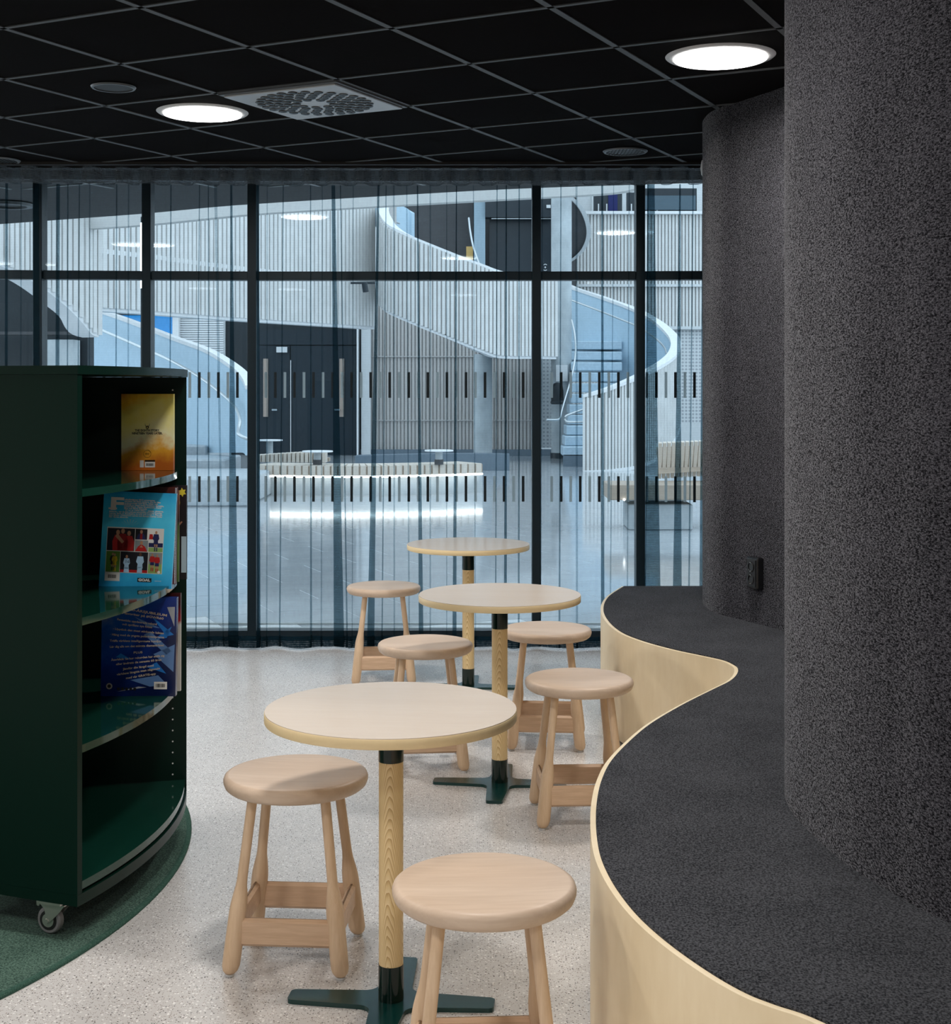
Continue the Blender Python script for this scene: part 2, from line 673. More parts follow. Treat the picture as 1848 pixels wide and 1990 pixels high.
# ------------------------------------------------------------------ ceiling fittings
def downlight(p, label, r=.205):
    e = empty('ceiling_downlight', (p.x, p.y, CEIL), label=label, cat='ceiling light', group='round ceiling downlights')
    m = MB()
    m.revolve([(r * .84, -.009), (r * .86, -.009), (r * .97, -.006), (r, -.001), (r * .84, -.001)], 48, Matrix.Translation((p.x, p.y, CEIL)), cap=False)
    m.build('rim', M['white_trim'], e, smooth=40)
    m = MB()
    m.revolve([(r * .845, -.0015), (r * .845, -.014), (r * .6, -.0155), (r * .01, -.016)], 48, Matrix.Translation((p.x, p.y, CEIL)))
    m.build('diffuser', M['lamp'], e, smooth=40)
    ld = bpy.data.lights.new('downlight_beam', 'AREA')
    ld.shape = 'DISK'
    ld.size = r * 1.6
    ld.energy = LAMP_WATTS
    ld.color = (1.0, .955, .905)
    ld.spread = math.radians(172)
    lo = bpy.data.objects.new('beam', ld)
    COL.objects.link(lo)
    lo.location = (0, 0, -.019)
    lo.parent = e
    return e


downlight(GP(-.5, 2.5), 'lit round downlight beside the perforated square air vent')
downlight(GP(3.5, 2.5), 'lit round downlight beside the near grey fabric wall')
downlight(GP(-.5, -1.5), 'lit round downlight above the green bookcase')
downlight(GP(3.5, -1.5), 'lit round downlight above the nearest round table')
downlight(GP(-4.5, 2.5), 'lit round downlight beyond the bookcase, left of the frame')
downlight(GP(-4.5, -1.5), 'lit round downlight over the floor left of the bookcase')
downlight(GP(3.5, -5.5), 'lit round downlight just over the viewer')
downlight(GP(7.5, -5.5), 'added unseen round downlight over the near end of the curved bench')  # unseen lamp added on the same spacing as fill light
downlight(GP(-.5, -5.5), 'lit round downlight left of the viewer')
downlight(GP(3.5, -9.5), 'added unseen round downlight behind the viewer, left row')  # unseen, added behind the viewer to brighten upright faces
downlight(GP(7.5, -9.5), 'added unseen round downlight behind the viewer, right row')  # second unseen lamp of the added rear row, fill light
downlight(GP(-4.5, -5.5), 'added unseen round downlight far left behind the bookcase')  # out of view, added on the lamp spacing for more fill


def speaker(p, r, label, kind):
    e = empty('ceiling_speaker' if kind == 'speaker' else 'round_air_vent', (p.x, p.y, CEIL), label=label, cat='speaker' if kind == 'speaker' else 'air vent')
    m = MB()
    m.revolve([(r * .86, -.001), (r * .86, -.008), (r * .95, -.008), (r, -.001)], 40, Matrix.Translation((p.x, p.y, CEIL)), cap=False)
    m.build('rim', M['spk_rim'], e, smooth=40)
    m = MB()
    m.revolve([(r * .86, -.001), (r * .86, -.004), (r * .4, -.0055), (.001, -.006)], 40, Matrix.Translation((p.x, p.y, CEIL)))
    m.build('grille', M['spk'] if kind == 'speaker' else M['black'], e, smooth=40)
    if kind != 'speaker':
        for k in range(-5, 6):
            x = k * r * .15
            L = math.sqrt(max(0, (r * .84) ** 2 - x * x))
            if L > .01:
                m = MB()
                m.box((p.x + x, p.y, CEIL - .006), (.004, 2 * L, .006), 0)
                m.build('slat', M['spk'], e)


def CP(px, py):
    d = 1.244 * FPX / (CY0 - py)
    return Vector((FX(px, d), d, 0))


speaker(CP(220.5, 168.5), .092, 'small dark round speaker left of the lit downlight', 'speaker')
speaker(CP(1215, 293.5), .118, 'small round vent with slats near the curtain, right side', 'vent')
speaker(CP(-6, 311), .125, 'small round vent at the left picture edge by the curtain', 'vent')

# square diffuser with rings of nozzles
vc = GP(.5, 2.5)
e = empty('air_diffuser', (vc.x, vc.y, CEIL), label='square grey metal air diffuser with rings of round nozzles', cat='air vent')
RT = Matrix.Translation((vc.x, vc.y, CEIL)) @ Matrix.Rotation(-TH, 4, 'Z')
m = MB()
m.box((0, 0, -.003), (.586, .586, .010))
m.v = [RT @ p for p in m.v]
m.build('outer_frame', M['spk_rim'], e)
m = MB()
m.box((0, 0, -.011), (.555, .555, .010), bev=.003)
m.v = [RT @ p for p in m.v]
m.build('face_plate', M['vent_metal'], e)
noz_mesh = None
for ring, (rr, n) in enumerate(((.082, 9), (.121, 14), (.159, 18), (.197, 22), (.234, 27))):
    for k in range(n):
        a = 2 * math.pi * (k + .5 * (ring % 2)) / n
        loc = RT @ Vector((rr * math.cos(a), rr * math.sin(a), -.016))
        if noz_mesh is None:
            mm = MB()
            mm.revolve([(.0200, .001), (.0208, -.002), (.0185, -.004), (.013, -.002), (.002, .0)], 12)
            o = mm.build('nozzle', M['blackgloss'], e, local=True, smooth=50)
            noz_mesh = o.data
            o.location = loc - Vector((vc.x, vc.y, CEIL))
        else:
            linked('nozzle', noz_mesh, loc - Vector((vc.x, vc.y, CEIL)), e)

# ------------------------------------------------------------------ glazed wall
MX = [(-700, 8.0), (-330, 8.02), (-135, 8.08), (78, 8.15), (288, 8.20), (492, 8.235), (1042, 8.235), (1243, 8.215), (1445, 8.18), (1700, 8.12)]
MP = [Vector((FX(px, d), d, 0)) for px, d in MX]
win = empty('window_1', (0, 8.2, 0), label='glazed partition of tall panes in dark frames behind the curtain', kind='structure')
TOPZ = CEIL
for i, p in enumerate(MP):
    if i == 0:
        continue
    m = MB()
    m.box((p.x, p.y, TOPZ / 2), (.052, .11, TOPZ), bev=.003)
    m.build('mullion', M['frame'], win)
TRZ = HC + (CY0 - 537) / FPX * 8.235
for i in range(1, len(MP) - 1):
    a, b = MP[i], MP[i + 1]
    d = (b - a)
    L = d.length - .052
    rz = math.atan2(d.y, d.x)
    c = (a + b) / 2
    for z, hh, nm in ((TRZ, .050, 'transom'), (.028, .056, 'bottom_rail'), (TOPZ - .02, .04, 'head_rail')):
        m = MB()
        m.box((c.x, c.y, z), (L, .09, hh), rz, bev=.003)
        m.build(nm, M['frame'], win)
    for z0, z1 in ((.056, TRZ - .025), (TRZ + .025, TOPZ - .04)):
        m = MB()
        m.box((c.x, c.y, (z0 + z1) / 2), (L + .002, .010, z1 - z0 + .002), rz)
        pane = m.build('pane', M['glass'], win)
        if z0 < 1 and i >= 3:
            # manifestation marks on the pane
            nrm = Vector((d.y, -d.x, 0)).normalized() * .008
            px_a, px_b = CX + a.x / a.y * FPX, CX + b.x / b.y * FPX
            for k in range(-20, 40):
                for off, mat in ((0, 'mark_dark'), (-18.5, 'mark_light')):
                    px = 720.5 + 37 * k + off
                    if px < px_a + 13 or px > px_b - 13:
                        continue
                    t = (px - px_a) / (px_b - px_a)
                    q = a + d * t + nrm
                    for zz in (1.4845, .878):
                        m = MB()
                        m.box((q.x, q.y, zz), (.0155, .0012, .150), rz)
                        m.build('glass_mark', M[mat], pane)

# ------------------------------------------------------------------ curtain
def yc(x):
    return 7.91 - .018 * (x + .5) ** 2


FOLDS = [(-40, -44, 3, 4, 3), (20, 18, 5, 6, 3), (48, 46, 3, 3, 3), (75, 78, 12, 14, 3), (117, 114, 7, 8, 3), (136, 134, 2.5, 3, 5), (158, 152, 2, 2.5, 5), (178, 176, 2.5, 3, 3), (229, 226, 2.5, 3, 5), (252, 250, 3, 3, 3), (333, 329, 2.5, 3, 5),
         (388, 381, 2, 2.5, 5), (405, 406, 2, 3, 5), (419, 434, 6, 2.5, 3), (449, 453, 4, 20, 3), (500, 502, 5, 7, 5), (519, 518, 2, 3, 3), (550, 543, 2, 3, 5), (603, 604, 2, 4, 5), (626, 624, 2, 3, 3),
         (647, 658, 7, 20, 3), (661, 674, 2, 3, 5), (686, 684, 2, 2, 3), (735, 720, 4, 14, 3), (750, 742, 2, 2.5, 5), (765, 766, 3.5, 3, 3), (790, 795, 2.5, 3, 3), (811, 818, 2.5, 9, 3), (836, 836, 3, 3, 3),
         (868, 868, 2, 2, 3), (887, 883, 2, 8, 3), (920, 924, 2, 2, 3), (966, 963, 2, 2.5, 5), (984, 982, 2.5, 6, 3), (1009, 1008, 2.5, 3.5, 5), (1054, 1050, 3, 3, 3), (1090, 1087, 2, 3.5, 5), (1120, 1121, 4, 4, 3),
         (1170, 1171, 3.5, 7, 3), (1192, 1185, 1.5, 3, 3), (1222, 1218, 2, 2.5, 3), (1264, 1268, 14, 32, 3), (1258, 1252, 2, 3, 5), (1320, 1314, 2.5, 19, 3), (1345, 1336, 2, 3, 5), (1364, 1360, 2, 7, 3), (1395, 1390, 5, 8, 3)]
FOLDS.sort(key=lambda q: q[0])


def curtain_row(v, z):
    pts = []
    K = 7.9 / FPX
    x_prev = FX(-90, 7.9)
    pts_tpl = []
    for (pt, pb, wt, wb_, n) in FOLDS:
        cx = FX(pt + (pb - pt) * v, 7.9)
        w2 = (wt + (wb_ - wt) * v ** 1.3) * K / 2
        pts_tpl.append((cx, w2, n))
    for i, (cx, w2, n) in enumerate(pts_tpl):
        n = n if FOLDS[i][3] < 5 else n + 4
        xs = cx - w2
        for k in range(1, 7):
            t = k / 7
            x = x_prev + (xs - x_prev) * t
            pts.append((x, yc(x) + .012 * math.sin(math.pi * t) * (1 if i % 2 else -1)))
        s = 1
        for k in range(n):
            sx = -w2 * s
            dy = .003 * k
            pts.append((cx + sx, yc(cx) + dy - .001))
            pts.append((cx - sx * .98, yc(cx) + dy + .001))
            s = -s
        x_prev = cx + w2
    xe = FX(1460, 7.9)
    for k in range(1, 6):
        x = x_prev + (xe - x_prev) * k / 5
        pts.append((x, yc(x)))
    return [Vector((x, y, z)) for x, y in pts]


HEAD_Z, HEM_Z = CEIL - .105, .075
cur = empty('sheer_curtain', (FX(680, 7.9), 7.9, .02), label='floor length sheer teal curtain hanging in front of the glazed partition', cat='curtain')
rows = []
NR = 9
for r in range(NR):
    v = r / (NR - 1)
    rows.append(curtain_row(v, HEAD_Z + (HEM_Z - HEAD_Z) * v))
m = MB()
m.grid(rows)
m.build('voile', M['sheer'], cur)
m = MB()
hr = []
x0, x1 = FX(-90, 7.9), FX(1460, 7.9)
N = 700
zs = (CEIL - .012, CEIL - .03, CEIL - .06, CEIL - .09, HEAD_Z)
rnd = [random.uniform(.75, 1.3) for _ in range(200)]
ph = [0.0]
for i in range(N):
    ph.append(ph[-1] + 2 * math.pi * (x1 - x0) / N / .150 * rnd[int(i / N * 60)])
for z in zs:
    hr.append([Vector((x0 + (x1 - x0) * i / N, yc(x0 + (x1 - x0) * i / N) + .042 * math.tanh(2.2 * math.sin(ph[i])), z)) for i in range(N + 1)])
m.grid(hr)
m.build('heading', M['sheer_head'], cur, smooth=80)
m = MB()
def flare(row, z, k):
    out = []
    for i, p in enumerate(row):
        out.append(Vector((p.x, p.y + k * .028 * math.sin(p.x * 21) , z)))
    return out
m.grid([curtain_row(1, HEM_Z), flare(curtain_row(1, .03), .033, .6), flare(curtain_row(1, .012), .012, 1)])
m.build('hem', M['sheer_hem'], cur)
m = MB()
m.box(((x0 + x1) / 2, 7.91, CEIL - .006), (x1 - x0, .03, .012))
tag(m.build('curtain_track', M['black']), 'slim black curtain track on the ceiling above the sheer curtain', 'curtain track')

# ------------------------------------------------------------------ wavy fabric wall and bench
WALL = [(1.95, .3), (1.75, 1.0), (1.42, 1.7), (1.08, 2.3), (.893, 2.646), (.836, 2.796), (.787, 2.96), (.761, 3.153), (.751, 3.339), (.772, 3.52), (.85, 3.8), (1.02, 4.2), (1.22, 4.6), (1.36, 5.0), (1.375, 5.4), (1.29, 5.79), (1.165, 6.10), (1.085, 6.27), (1.058, 6.45), (1.082, 6.7), (1.2, 7.0), (1.42, 7.3), (1.62, 7.75)]
wc = catmull(WALL, 10)
m = MB()
front = [Vector((x, y, 0)) for x, y in wc]
poly = [(x, y) for x, y in wc] + [(2.15, 7.75), (2.15, .3)]
m.prism(poly, 0, CEIL + .03)
tag(m.build('wall_right', M['fabric_wall'], smooth=50), 'charcoal felt covered wall bulging in two rounded waves', kind='structure')
m = MB()
m.box((2.2, (YB + .4) / 2, CEIL / 2), (.2, .4 - YB, CEIL + .1))
tag(m.build('wall_side', M['fabric_wall']), 'charcoal felt wall beside the viewer', kind='structure')
m = MB()
m.box((1.92, 7.95, CEIL / 2), (.5, .36, CEIL + .05))
tag(m.build('wall_end', M['fabric_wall']), 'charcoal wall end where the curtain stops', kind='structure')

BENCH = [(1.15, .55), (1.02, 1.1), (.82, 1.65), (.66, 2.04), (.545, 2.235), (.481, 2.300), (.441, 2.345), (.395, 2.426), (.341, 2.553), (.300, 2.685), (.274, 2.822), (.260, 2.957), (.257, 3.089), (.2665, 3.272), (.285, 3.456), (.3135, 3.637), (.3575, 3.823), (.438, 4.053), (.522, 4.252), (.65, 4.494), (.787, 4.724), (.861, 4.848), (.906, 4.96), (.931, 5.07), (.930, 5.135), (.908, 5.223), (.846, 5.313), (.748, 5.449), (.6507, 5.637), (.589, 5.84), (.5626, 6.137), (.574, 6.467), (.633, 6.82), (.743, 7.17)]
bc = catmull(BENCH, 6)
HB = .456
be = empty('curved_bench', (.9, 4.6, 0), label='wavy built-in bench with birch plywood front and charcoal carpet seat', cat='bench')


def inset(pts, d):
    out = []
    n = len(pts)
    for i in range(n):
        a, b = pts[max(i - 1, 0)], pts[min(i + 1, n - 1)]
        tx, ty = b[0] - a[0], b[1] - a[1]
        L = math.hypot(tx, ty)
        out.append((pts[i][0] + ty / L * d, pts[i][1] - tx / L * d))
    return out


inn = inset(bc, .013)
m = MB()
m.slab([Vector((x, y, HB)) for x, y in bc], [Vector((x, y, .012)) for x, y in bc], -.013)
m.build('front_panel', M['birch'], be, smooth=50)
m = MB()
m.prism(inset(bc, .0135) + [(x + .004, y) for x, y in reversed(wc) if .56 < y < 7.17], HB - .02, HB + .004)
m.build('seat_carpet', M['carpet_seat'], be, smooth=30)
m = MB()
m.slab([Vector((x, y, .012)) for x, y in inset(bc, .02)], [Vector((x, y, 0)) for x, y in inset(bc, .02)], -.02)
m.build('plinth', M['black'], be)
m = MB()
m.box((1.02, 7.176, HB / 2), (.55, .012, HB))
m.build('end_panel', M['birch'], be)

# socket on the far bulge
sp_, sq = Vector((1.165, 6.10, 0)), Vector((1.29, 5.79, 0))
dd = (sq - sp_).normalized()
nn = Vector((-dd.y, dd.x, 0))
if nn.x > 0:
    nn = -nn
c0 = sp_.lerp(sq, .30) + nn * .012 + Vector((0, 0, HC - (1112 - CY0) / FPX * 6.02))
e = empty('power_socket', c0, label='black double power socket on the far fabric wall bulge', cat='socket')
rz = math.atan2(dd.y, dd.x)
m = MB()
m.box(c0, (.085, .034, .135), rz, bev=.006)
body = m.build('box', M['blackgloss'], e)
m = MB()
m.box(c0 + nn * .018, (.062, .006, .115), rz, bev=.002)
m.build('face_plate', M['black'], e)
for s in (-1, 1):
    q = c0 + nn * .0215 + Vector((0, 0, s * .026))
    R = Matrix.Translation(q) @ Matrix.Rotation(rz, 4, 'Z') @ Matrix.Rotation(math.pi / 2, 4, 'X')
    m = MB()
    m.revolve([(.022, 0), (.0215, .003), (.018, .003), (.017, -.001), (.001, -.001)], 24, R)
    so = m.build('outlet', M['blackgloss'], e, smooth=40)
    for s2 in (-1, 1):
        m = MB()
        m.box(q + nn * .003 + Vector((0, 0, s2 * .018)), (.004, .003, .003), rz)
        m.build('earth_clip', M['steel'], so)
# sensor half hidden behind the far bulge
e = empty('motion_sensor', (1.152, 6.98, CEIL - .165), label='small white sensor peeking out behind the far fabric bulge', cat='sensor')
m = MB()
m.revolve([(.001, -.045), (.020, -.040), (.034, -.02), (.038, .01), (.034, .04), (.03, .05)], 20, Matrix.Translation((1.152, 6.98, CEIL - .165)))
m.build('dome', M['white_trim'], e, smooth=60)
m = MB()
m.box((1.175, 6.99, CEIL - .112), (.05, .05, .012), bev=.003)
m.build('mount', M['white_trim'], e)

# ------------------------------------------------------------------ tables
def make_table():
    e = empty('round_table', (0, 0, 0))
    m = MB()
    m.revolve([(.297, .680), (.2995, .682)], 96)
    m = MB()
    R = .30
    m.revolve([(R - .001, .6795), (R, .681), (R, .701), (R - .001, .7025)], 96)
    m.build('edge_band', M['laminate_edge'], e, local=True, smooth=40)
    m = MB()
    m.revolve([(R - .0012, .7022), (R - .0012, .7042)], 96)
    m.build('table_top', M['laminate'], e, local=True)
    m = MB()
    m.revolve([(.0292, .095), (.0292, .578)], 40)
    m.build('column', M['ash'], e, local=True, smooth=40)
    m = MB()
    m.revolve([(.0302, .578), (.0302, .680)], 40)
    m.build('upper_collar', M['collar'], e, local=True, smooth=40)
    m = MB()
    m.revolve([(.0302, .011), (.0302, .095)], 40)
    m.build('lower_collar', M['collar'], e, local=True, smooth=40)
    # cross foot: four tapered arms with filleted corners
    pts = []
    L, we, wi, rf = .247, .030, .041, .032
    for k in range(4):
        a = k * math.pi / 2
        arm = [(wi + rf, -wi), (L - .010, -we), (L - .003, -we + .004), (L, -we + .010), (L, we - .010), (L - .003, we - .004), (L - .010, we), (wi + rf, wi)]
        fil = [(wi + rf - rf * math.sin(t), wi + rf - rf * math.cos(t)) for t in (math.pi / 12 * j for j in range(1, 6))]
        for x, y in arm + fil:
            pts.append((x * math.cos(a) - y * math.sin(a), x * math.sin(a) + y * math.cos(a)))
    m = MB()
    m.prism(pts, 0.0, .011)
    m.build('cross_foot', M['base_green'], e, local=True)
    return e


table0 = make_table()
TABLES = [(-.2013, 3.36, -.10, 'round birch topped table nearest the viewer'), (.0895, 5.215, -.10, 'round birch topped table in the middle of the row of three'), (-.0353, 6.90, -.10, 'round birch topped table nearest the curtain')]
for i, (x, y, rz, lb) in enumerate(TABLES):
    o = table0 if i == 0 else copy_tree(table0)
    o.location = (x, y, 0)
    o.rotation_euler = (0, 0, rz)
    tag(o, lb, 'table', 'round pedestal tables')


# ------------------------------------------------------------------ stools
def make_stool():
    e = empty('wooden_stool', (0, 0, 0))
    R, H = .186, .475
    m = MB()
    prof = [(.001, H - .042), (R * .80, H - .042), (R * .93, H - .038), (R * .975, H - .031), (R * .997, H - .021), (R, H - .014), (R * .985, H - .006), (R * .955, H - .0015), (R * .92, H), (R * .6, H - .0025), (.001, H - .004)]
    m.revolve(prof, 64, cap=False)
    m.build('seat', M['stool_wood'], e, local=True, smooth=60)
    B, T = .140, .092
    zt = H - .038

    def leg_pt(sx, sy, z):
        k = z / zt
        return Vector((sx * (B + (T - B) * k), sy * (B + (T - B) * k), z))
    prof = [(.006, .006), (.013, .008), (.019, .015), (.0225, .027), (.0228, .06), (.0225, .12), (.0222, .160), (.0212, .176), (.018, .198), (.0145, .218), (.0132, .235), (.0130, .30), (.0128, zt)]
    for sx in (-1, 1):
        for sy in (-1, 1):
            m = MB()
            n = 20
            p, fs = [], []
            for r, z in prof:
                c = leg_pt(sx, sy, z)
                for i in range(n):
                    a = 2 * math.pi * i / n
                    p.append(c + Vector((r * math.cos(a), r * math.sin(a), 0)))
            for j in range(len(prof) - 1):
                for i in range(n):
                    a, b = j * n + i, j * n + (i + 1) % n
                    fs.append((a, b, b + n, a + n))
            fs.append(tuple(reversed(range(n))))
            fs.append(tuple(range((len(prof) - 1) * n, len(prof) * n)))
            m.add(p, fs)
            lg = m.build('leg', M['stool_leg'], e, local=True, smooth=50)
            m = MB()
            c = leg_pt(sx, sy, 0)
            m.revolve([(.011, 0.0), (.012, .003), (.011, .0065)], 16, Matrix.Translation((c.x, c.y, 0)))
            m.build('glide', M['glide'], lg, local=True, smooth=40)
    zf, zs = .108, .118
    hw = leg_pt(1, 1, zf).x
    for s in (-1, 1):
        m = MB()
        m.box((0, s * (hw + .002), zf), (2 * hw - .012, .020, .070), bev=.008)
        m.build('stretcher', M['stool_rail'], e, local=True, smooth=40)
        m = MB()
        m.box((s * (hw + .000), 0, zs), (.020, 2 * hw - .006, .066), bev=.009)
        m.build('stretcher', M['stool_rail'], e, local=True, smooth=40)
    return e


stool0 = make_stool()
STOOLS = [(-.4640, 3.645, -4, 'wooden stool between the bookcase and the nearest round table'),
          (.0176, 2.837, 3, 'wooden stool nearest the viewer, cut off by the picture bottom'),
          (-.196, 5.505, 6, 'wooden stool partly hidden behind the nearest round table top'),
          (-.462, 7.09, 4, 'wooden stool farthest back, close to the curtain'),
          (.294, 5.83, -4, 'wooden stool behind the middle table, near the far end of the bench'),
          (.355, 4.827, 3, 'wooden stool between the middle table and the bench bulge')]
for i, (x, y, rz, lb) in enumerate(STOOLS):
    o = stool0 if i == 0 else copy_tree(stool0)
    o.location = (x, y, 0)
    o.rotation_euler = (0, 0, math.radians(rz))
    tag(o, lb, 'stool', 'wooden stools around the tables')

# ------------------------------------------------------------------ rug
RC, RR = (-2.855, 4.30), 1.95
e = empty('round_rug', (RC[0], RC[1], 0), label='large round dark green rug under the bookcase', cat='rug')
m = MB()
m.revolve([(RR - .016, 0.0005), (RR - .016, .009)], 160, Matrix.Translation((RC[0], RC[1], 0)))
m.build('pile', M['rug'], e)
m = MB()
m.revolve([(RR - .017, 0.0005), (RR - .001, .0005), (RR, .004), (RR - .003, .009), (RR - .009, .0105), (RR - .017, .009)], 160, Matrix.Translation((RC[0], RC[1], 0)), cap=False)
m.build('binding', M['rug_edge'], e, smooth=60)

# ------------------------------------------------------------------ bookcase
BC = (-2.654, 4.33)
BR = 1.73
A0, A1 = math.radians(-21.5), math.radians(12.8)


def bp(r, a, z):
    return Vector((BC[0] + r * math.cos(a), BC[1] + r * math.sin(a), z))


def sector(m, r0, r1, a0, a1, z0, z1, n=40):
    A = [a0 + (a1 - a0) * i / n for i in range(n + 1)]
    poly = [tuple(bp(r1, a, 0).xy) for a in A] + [tuple(bp(r0, a, 0).xy) for a in reversed(A)]
    return m.prism(poly, z0, z1)


bk = empty('bookcase', (BC[0] + 1.5, BC[1], 0), label='dark green curved bookcase on castors at the left', cat='bookcase')
ZB, ZT = .105, 1.5265
DEP = .46
pt = .020 / BR
m = MB()
sector(m, BR - DEP, BR + .004, A0 - .002, A1 + .002, ZT - .023, ZT)
m.build('top', M['green'], bk, smooth=30)
m = MB()
sector(m, BR - DEP, BR, A0, A0 + pt, ZB + .030, ZT - .0235)
m.build('side_panel', M['green'], bk)
m = MB()
sector(m, BR - DEP, BR, A1 - pt, A1, ZB + .030, ZT - .0235)
side2 = m.build('side_panel', M['green'], bk)
m = MB()
sector(m, BR - DEP, BR - DEP + .012, A0 + pt, A1 - pt, ZB + .03, ZT - .0235)
m.build('back_panel', M['green'], bk, smooth=30)
m = MB()
sector(m, BR - DEP, BR, A0, A1, ZB, ZB + .0295)
m.build('base', M['green'], bk, smooth=30)
SHZ = [1.198, .855, .516, .163]
for k, z in enumerate(SHZ):
    m = MB()
    sector(m, BR - DEP + .013, BR - (.024 if k < 3 else .006), A0 + pt, A1 - pt, z - .021, z)
    m.build('shelf', M['green_shelf'], bk, smooth=30)
m = MB()
for k in range(36):
    z = 1.46 - k * .0365
    if abs((z - 1.19)) < .02 or abs(z - .845) < .02 or abs(z - .505) < .02:
        continue
    c = bp(BR - .045, A1 - pt, z)
    R = Matrix.Translation(c) @ Matrix.Rotation(A1, 4, 'Z') @ Matrix.Rotation(math.pi / 2, 4, 'X')
    m.revolve([(.0028, 0), (.0028, .0012)], 8, R)
m.build('peg_holes', flat('peg_hole', (.75, .75, .75), .4), side2, kind='stuff')  # white discs stand in for light showing in the holes
# castors
def castor(c, rz):
    e = empty('castor', c)
    e.parent = bk
    e.location = Vector(c) - ORG[bk.name]
    e.rotation_euler = (0, 0, rz)
    RX = Matrix.Rotation(math.pi / 2, 4, 'X')
    m = MB()
    m.revolve([(.024, -.011), (.033, -.011), (.0365, -.007), (.0365, .007), (.033, .011), (.024, .011)], 36, Matrix.Translation((-.012, 0, .0385)) @ RX)
    m.build('tyre', M['rubber'], e, local=True, smooth=40)
    m = MB()
    m.revolve([(.0265, -.0115), (.0265, .0115)], 30, Matrix.Translation((-.012, 0, .0385)) @ RX)
    m.build('wheel_hub', M['black'], e, local=True, smooth=40)
    m = MB()
    m.revolve([(.018, -.0135), (.018, .0135)], 30, Matrix.Translation((-.012, 0, .0385)) @ RX)
    m.build('bearing_cap', M['steel'], e, local=True, smooth=40)
    m = MB()
    for s in (-1, 1):
        poly = [(-.034, .083), (-.020, .070), (-.017, .058), (-.018, .036), (-.012, .031), (-.006, .033), (.024, .062), (.043, .083)]
        y0 = s * .0165
        p = [Vector((x, y0 - .0012, z)) for x, z in poly] + [Vector((x, y0 + .0012, z)) for x, z in poly]
        n = len(poly)
        m.add(p, [tuple(range(n)), tuple(reversed(range(n, 2 * n)))] + [((i + 1) % n, i, i + n, (i + 1) % n + n) for i in range(n)])
    m.box((.004, 0, .084), (.078, .036, .003))
    m.build('fork', M['steel'], e, local=True)
    m = MB()
    m.revolve([(.006, -.0195), (.007, -.0175), (.007, .0175), (.006, .0195)], 12, Matrix.Translation((-.012, 0, .0385)) @ RX)
    m.build('axle_bolt', M['steel'], e, local=True, smooth=40)
    m = MB()
    m.tube([(-.034, 0, .078), (-.046, 0, .080), (-.052, 0, .086), (-.064, 0, .088), (-.072, 0, .0885)], .004, 8)
    m.revolve([(.005, -.016), (.005, .016)], 12, Matrix.Translation((-.041, 0, .080)) @ RX)
    m.build('brake_lever', M['steel'], e, local=True, smooth=40)
    m = MB()
    m.box((.002, 0, .0925), (.075, .06, .009))
    m.build('mounting_plate', M['steel'], e, local=True)
    return e


for r, a, rot in ((BR - .098, A0 + .020, math.radians(-20)), (BR - .085, A1 - .05, 0.5), (BR - DEP + .09, A0 + .06, .3), (BR - DEP + .09, A1 - .05, 1.0)):
    c = bp(r, a, .0095)
    castor(c, rot)

# ------------------------------------------------------------------ books
INK = {}


def ink(name, col, rough=.35, var=0):
    if name not in INK:
        INK[name] = flat('ink_' + name, col, rough, spec=.4, var=var)
    return INK[name]


def gloss_gradient(name, stops, rot, noise_amt=.25, rough=.25, scale=1.0, dist=0):
    t = NT(name)
    tc = t.n('ShaderNodeTexCoord')
    mp = t.n('ShaderNodeMapping')
    t.l(tc.outputs['Object'], mp.inputs['Vector'])
    mp.inputs['Rotation'].default_value = rot
    sp = t.n('ShaderNodeSeparateXYZ')
    t.l(mp.outputs['Vector'], sp.inputs[0])
    nz = t.noise(mp.outputs['Vector'], 9, 4, .6)
    f = t.math('ADD', t.math('MULTIPLY', sp.outputs[2], scale), t.math('MULTIPLY', t.math('SUBTRACT', nz, .5), noise_amt))
    f = t.math('ADD', f, dist)
    t.l(t.ramp(f, stops), t.p.inputs['Base Color'])
    t.p.inputs['Roughness'].default_value = rough
    return t.m


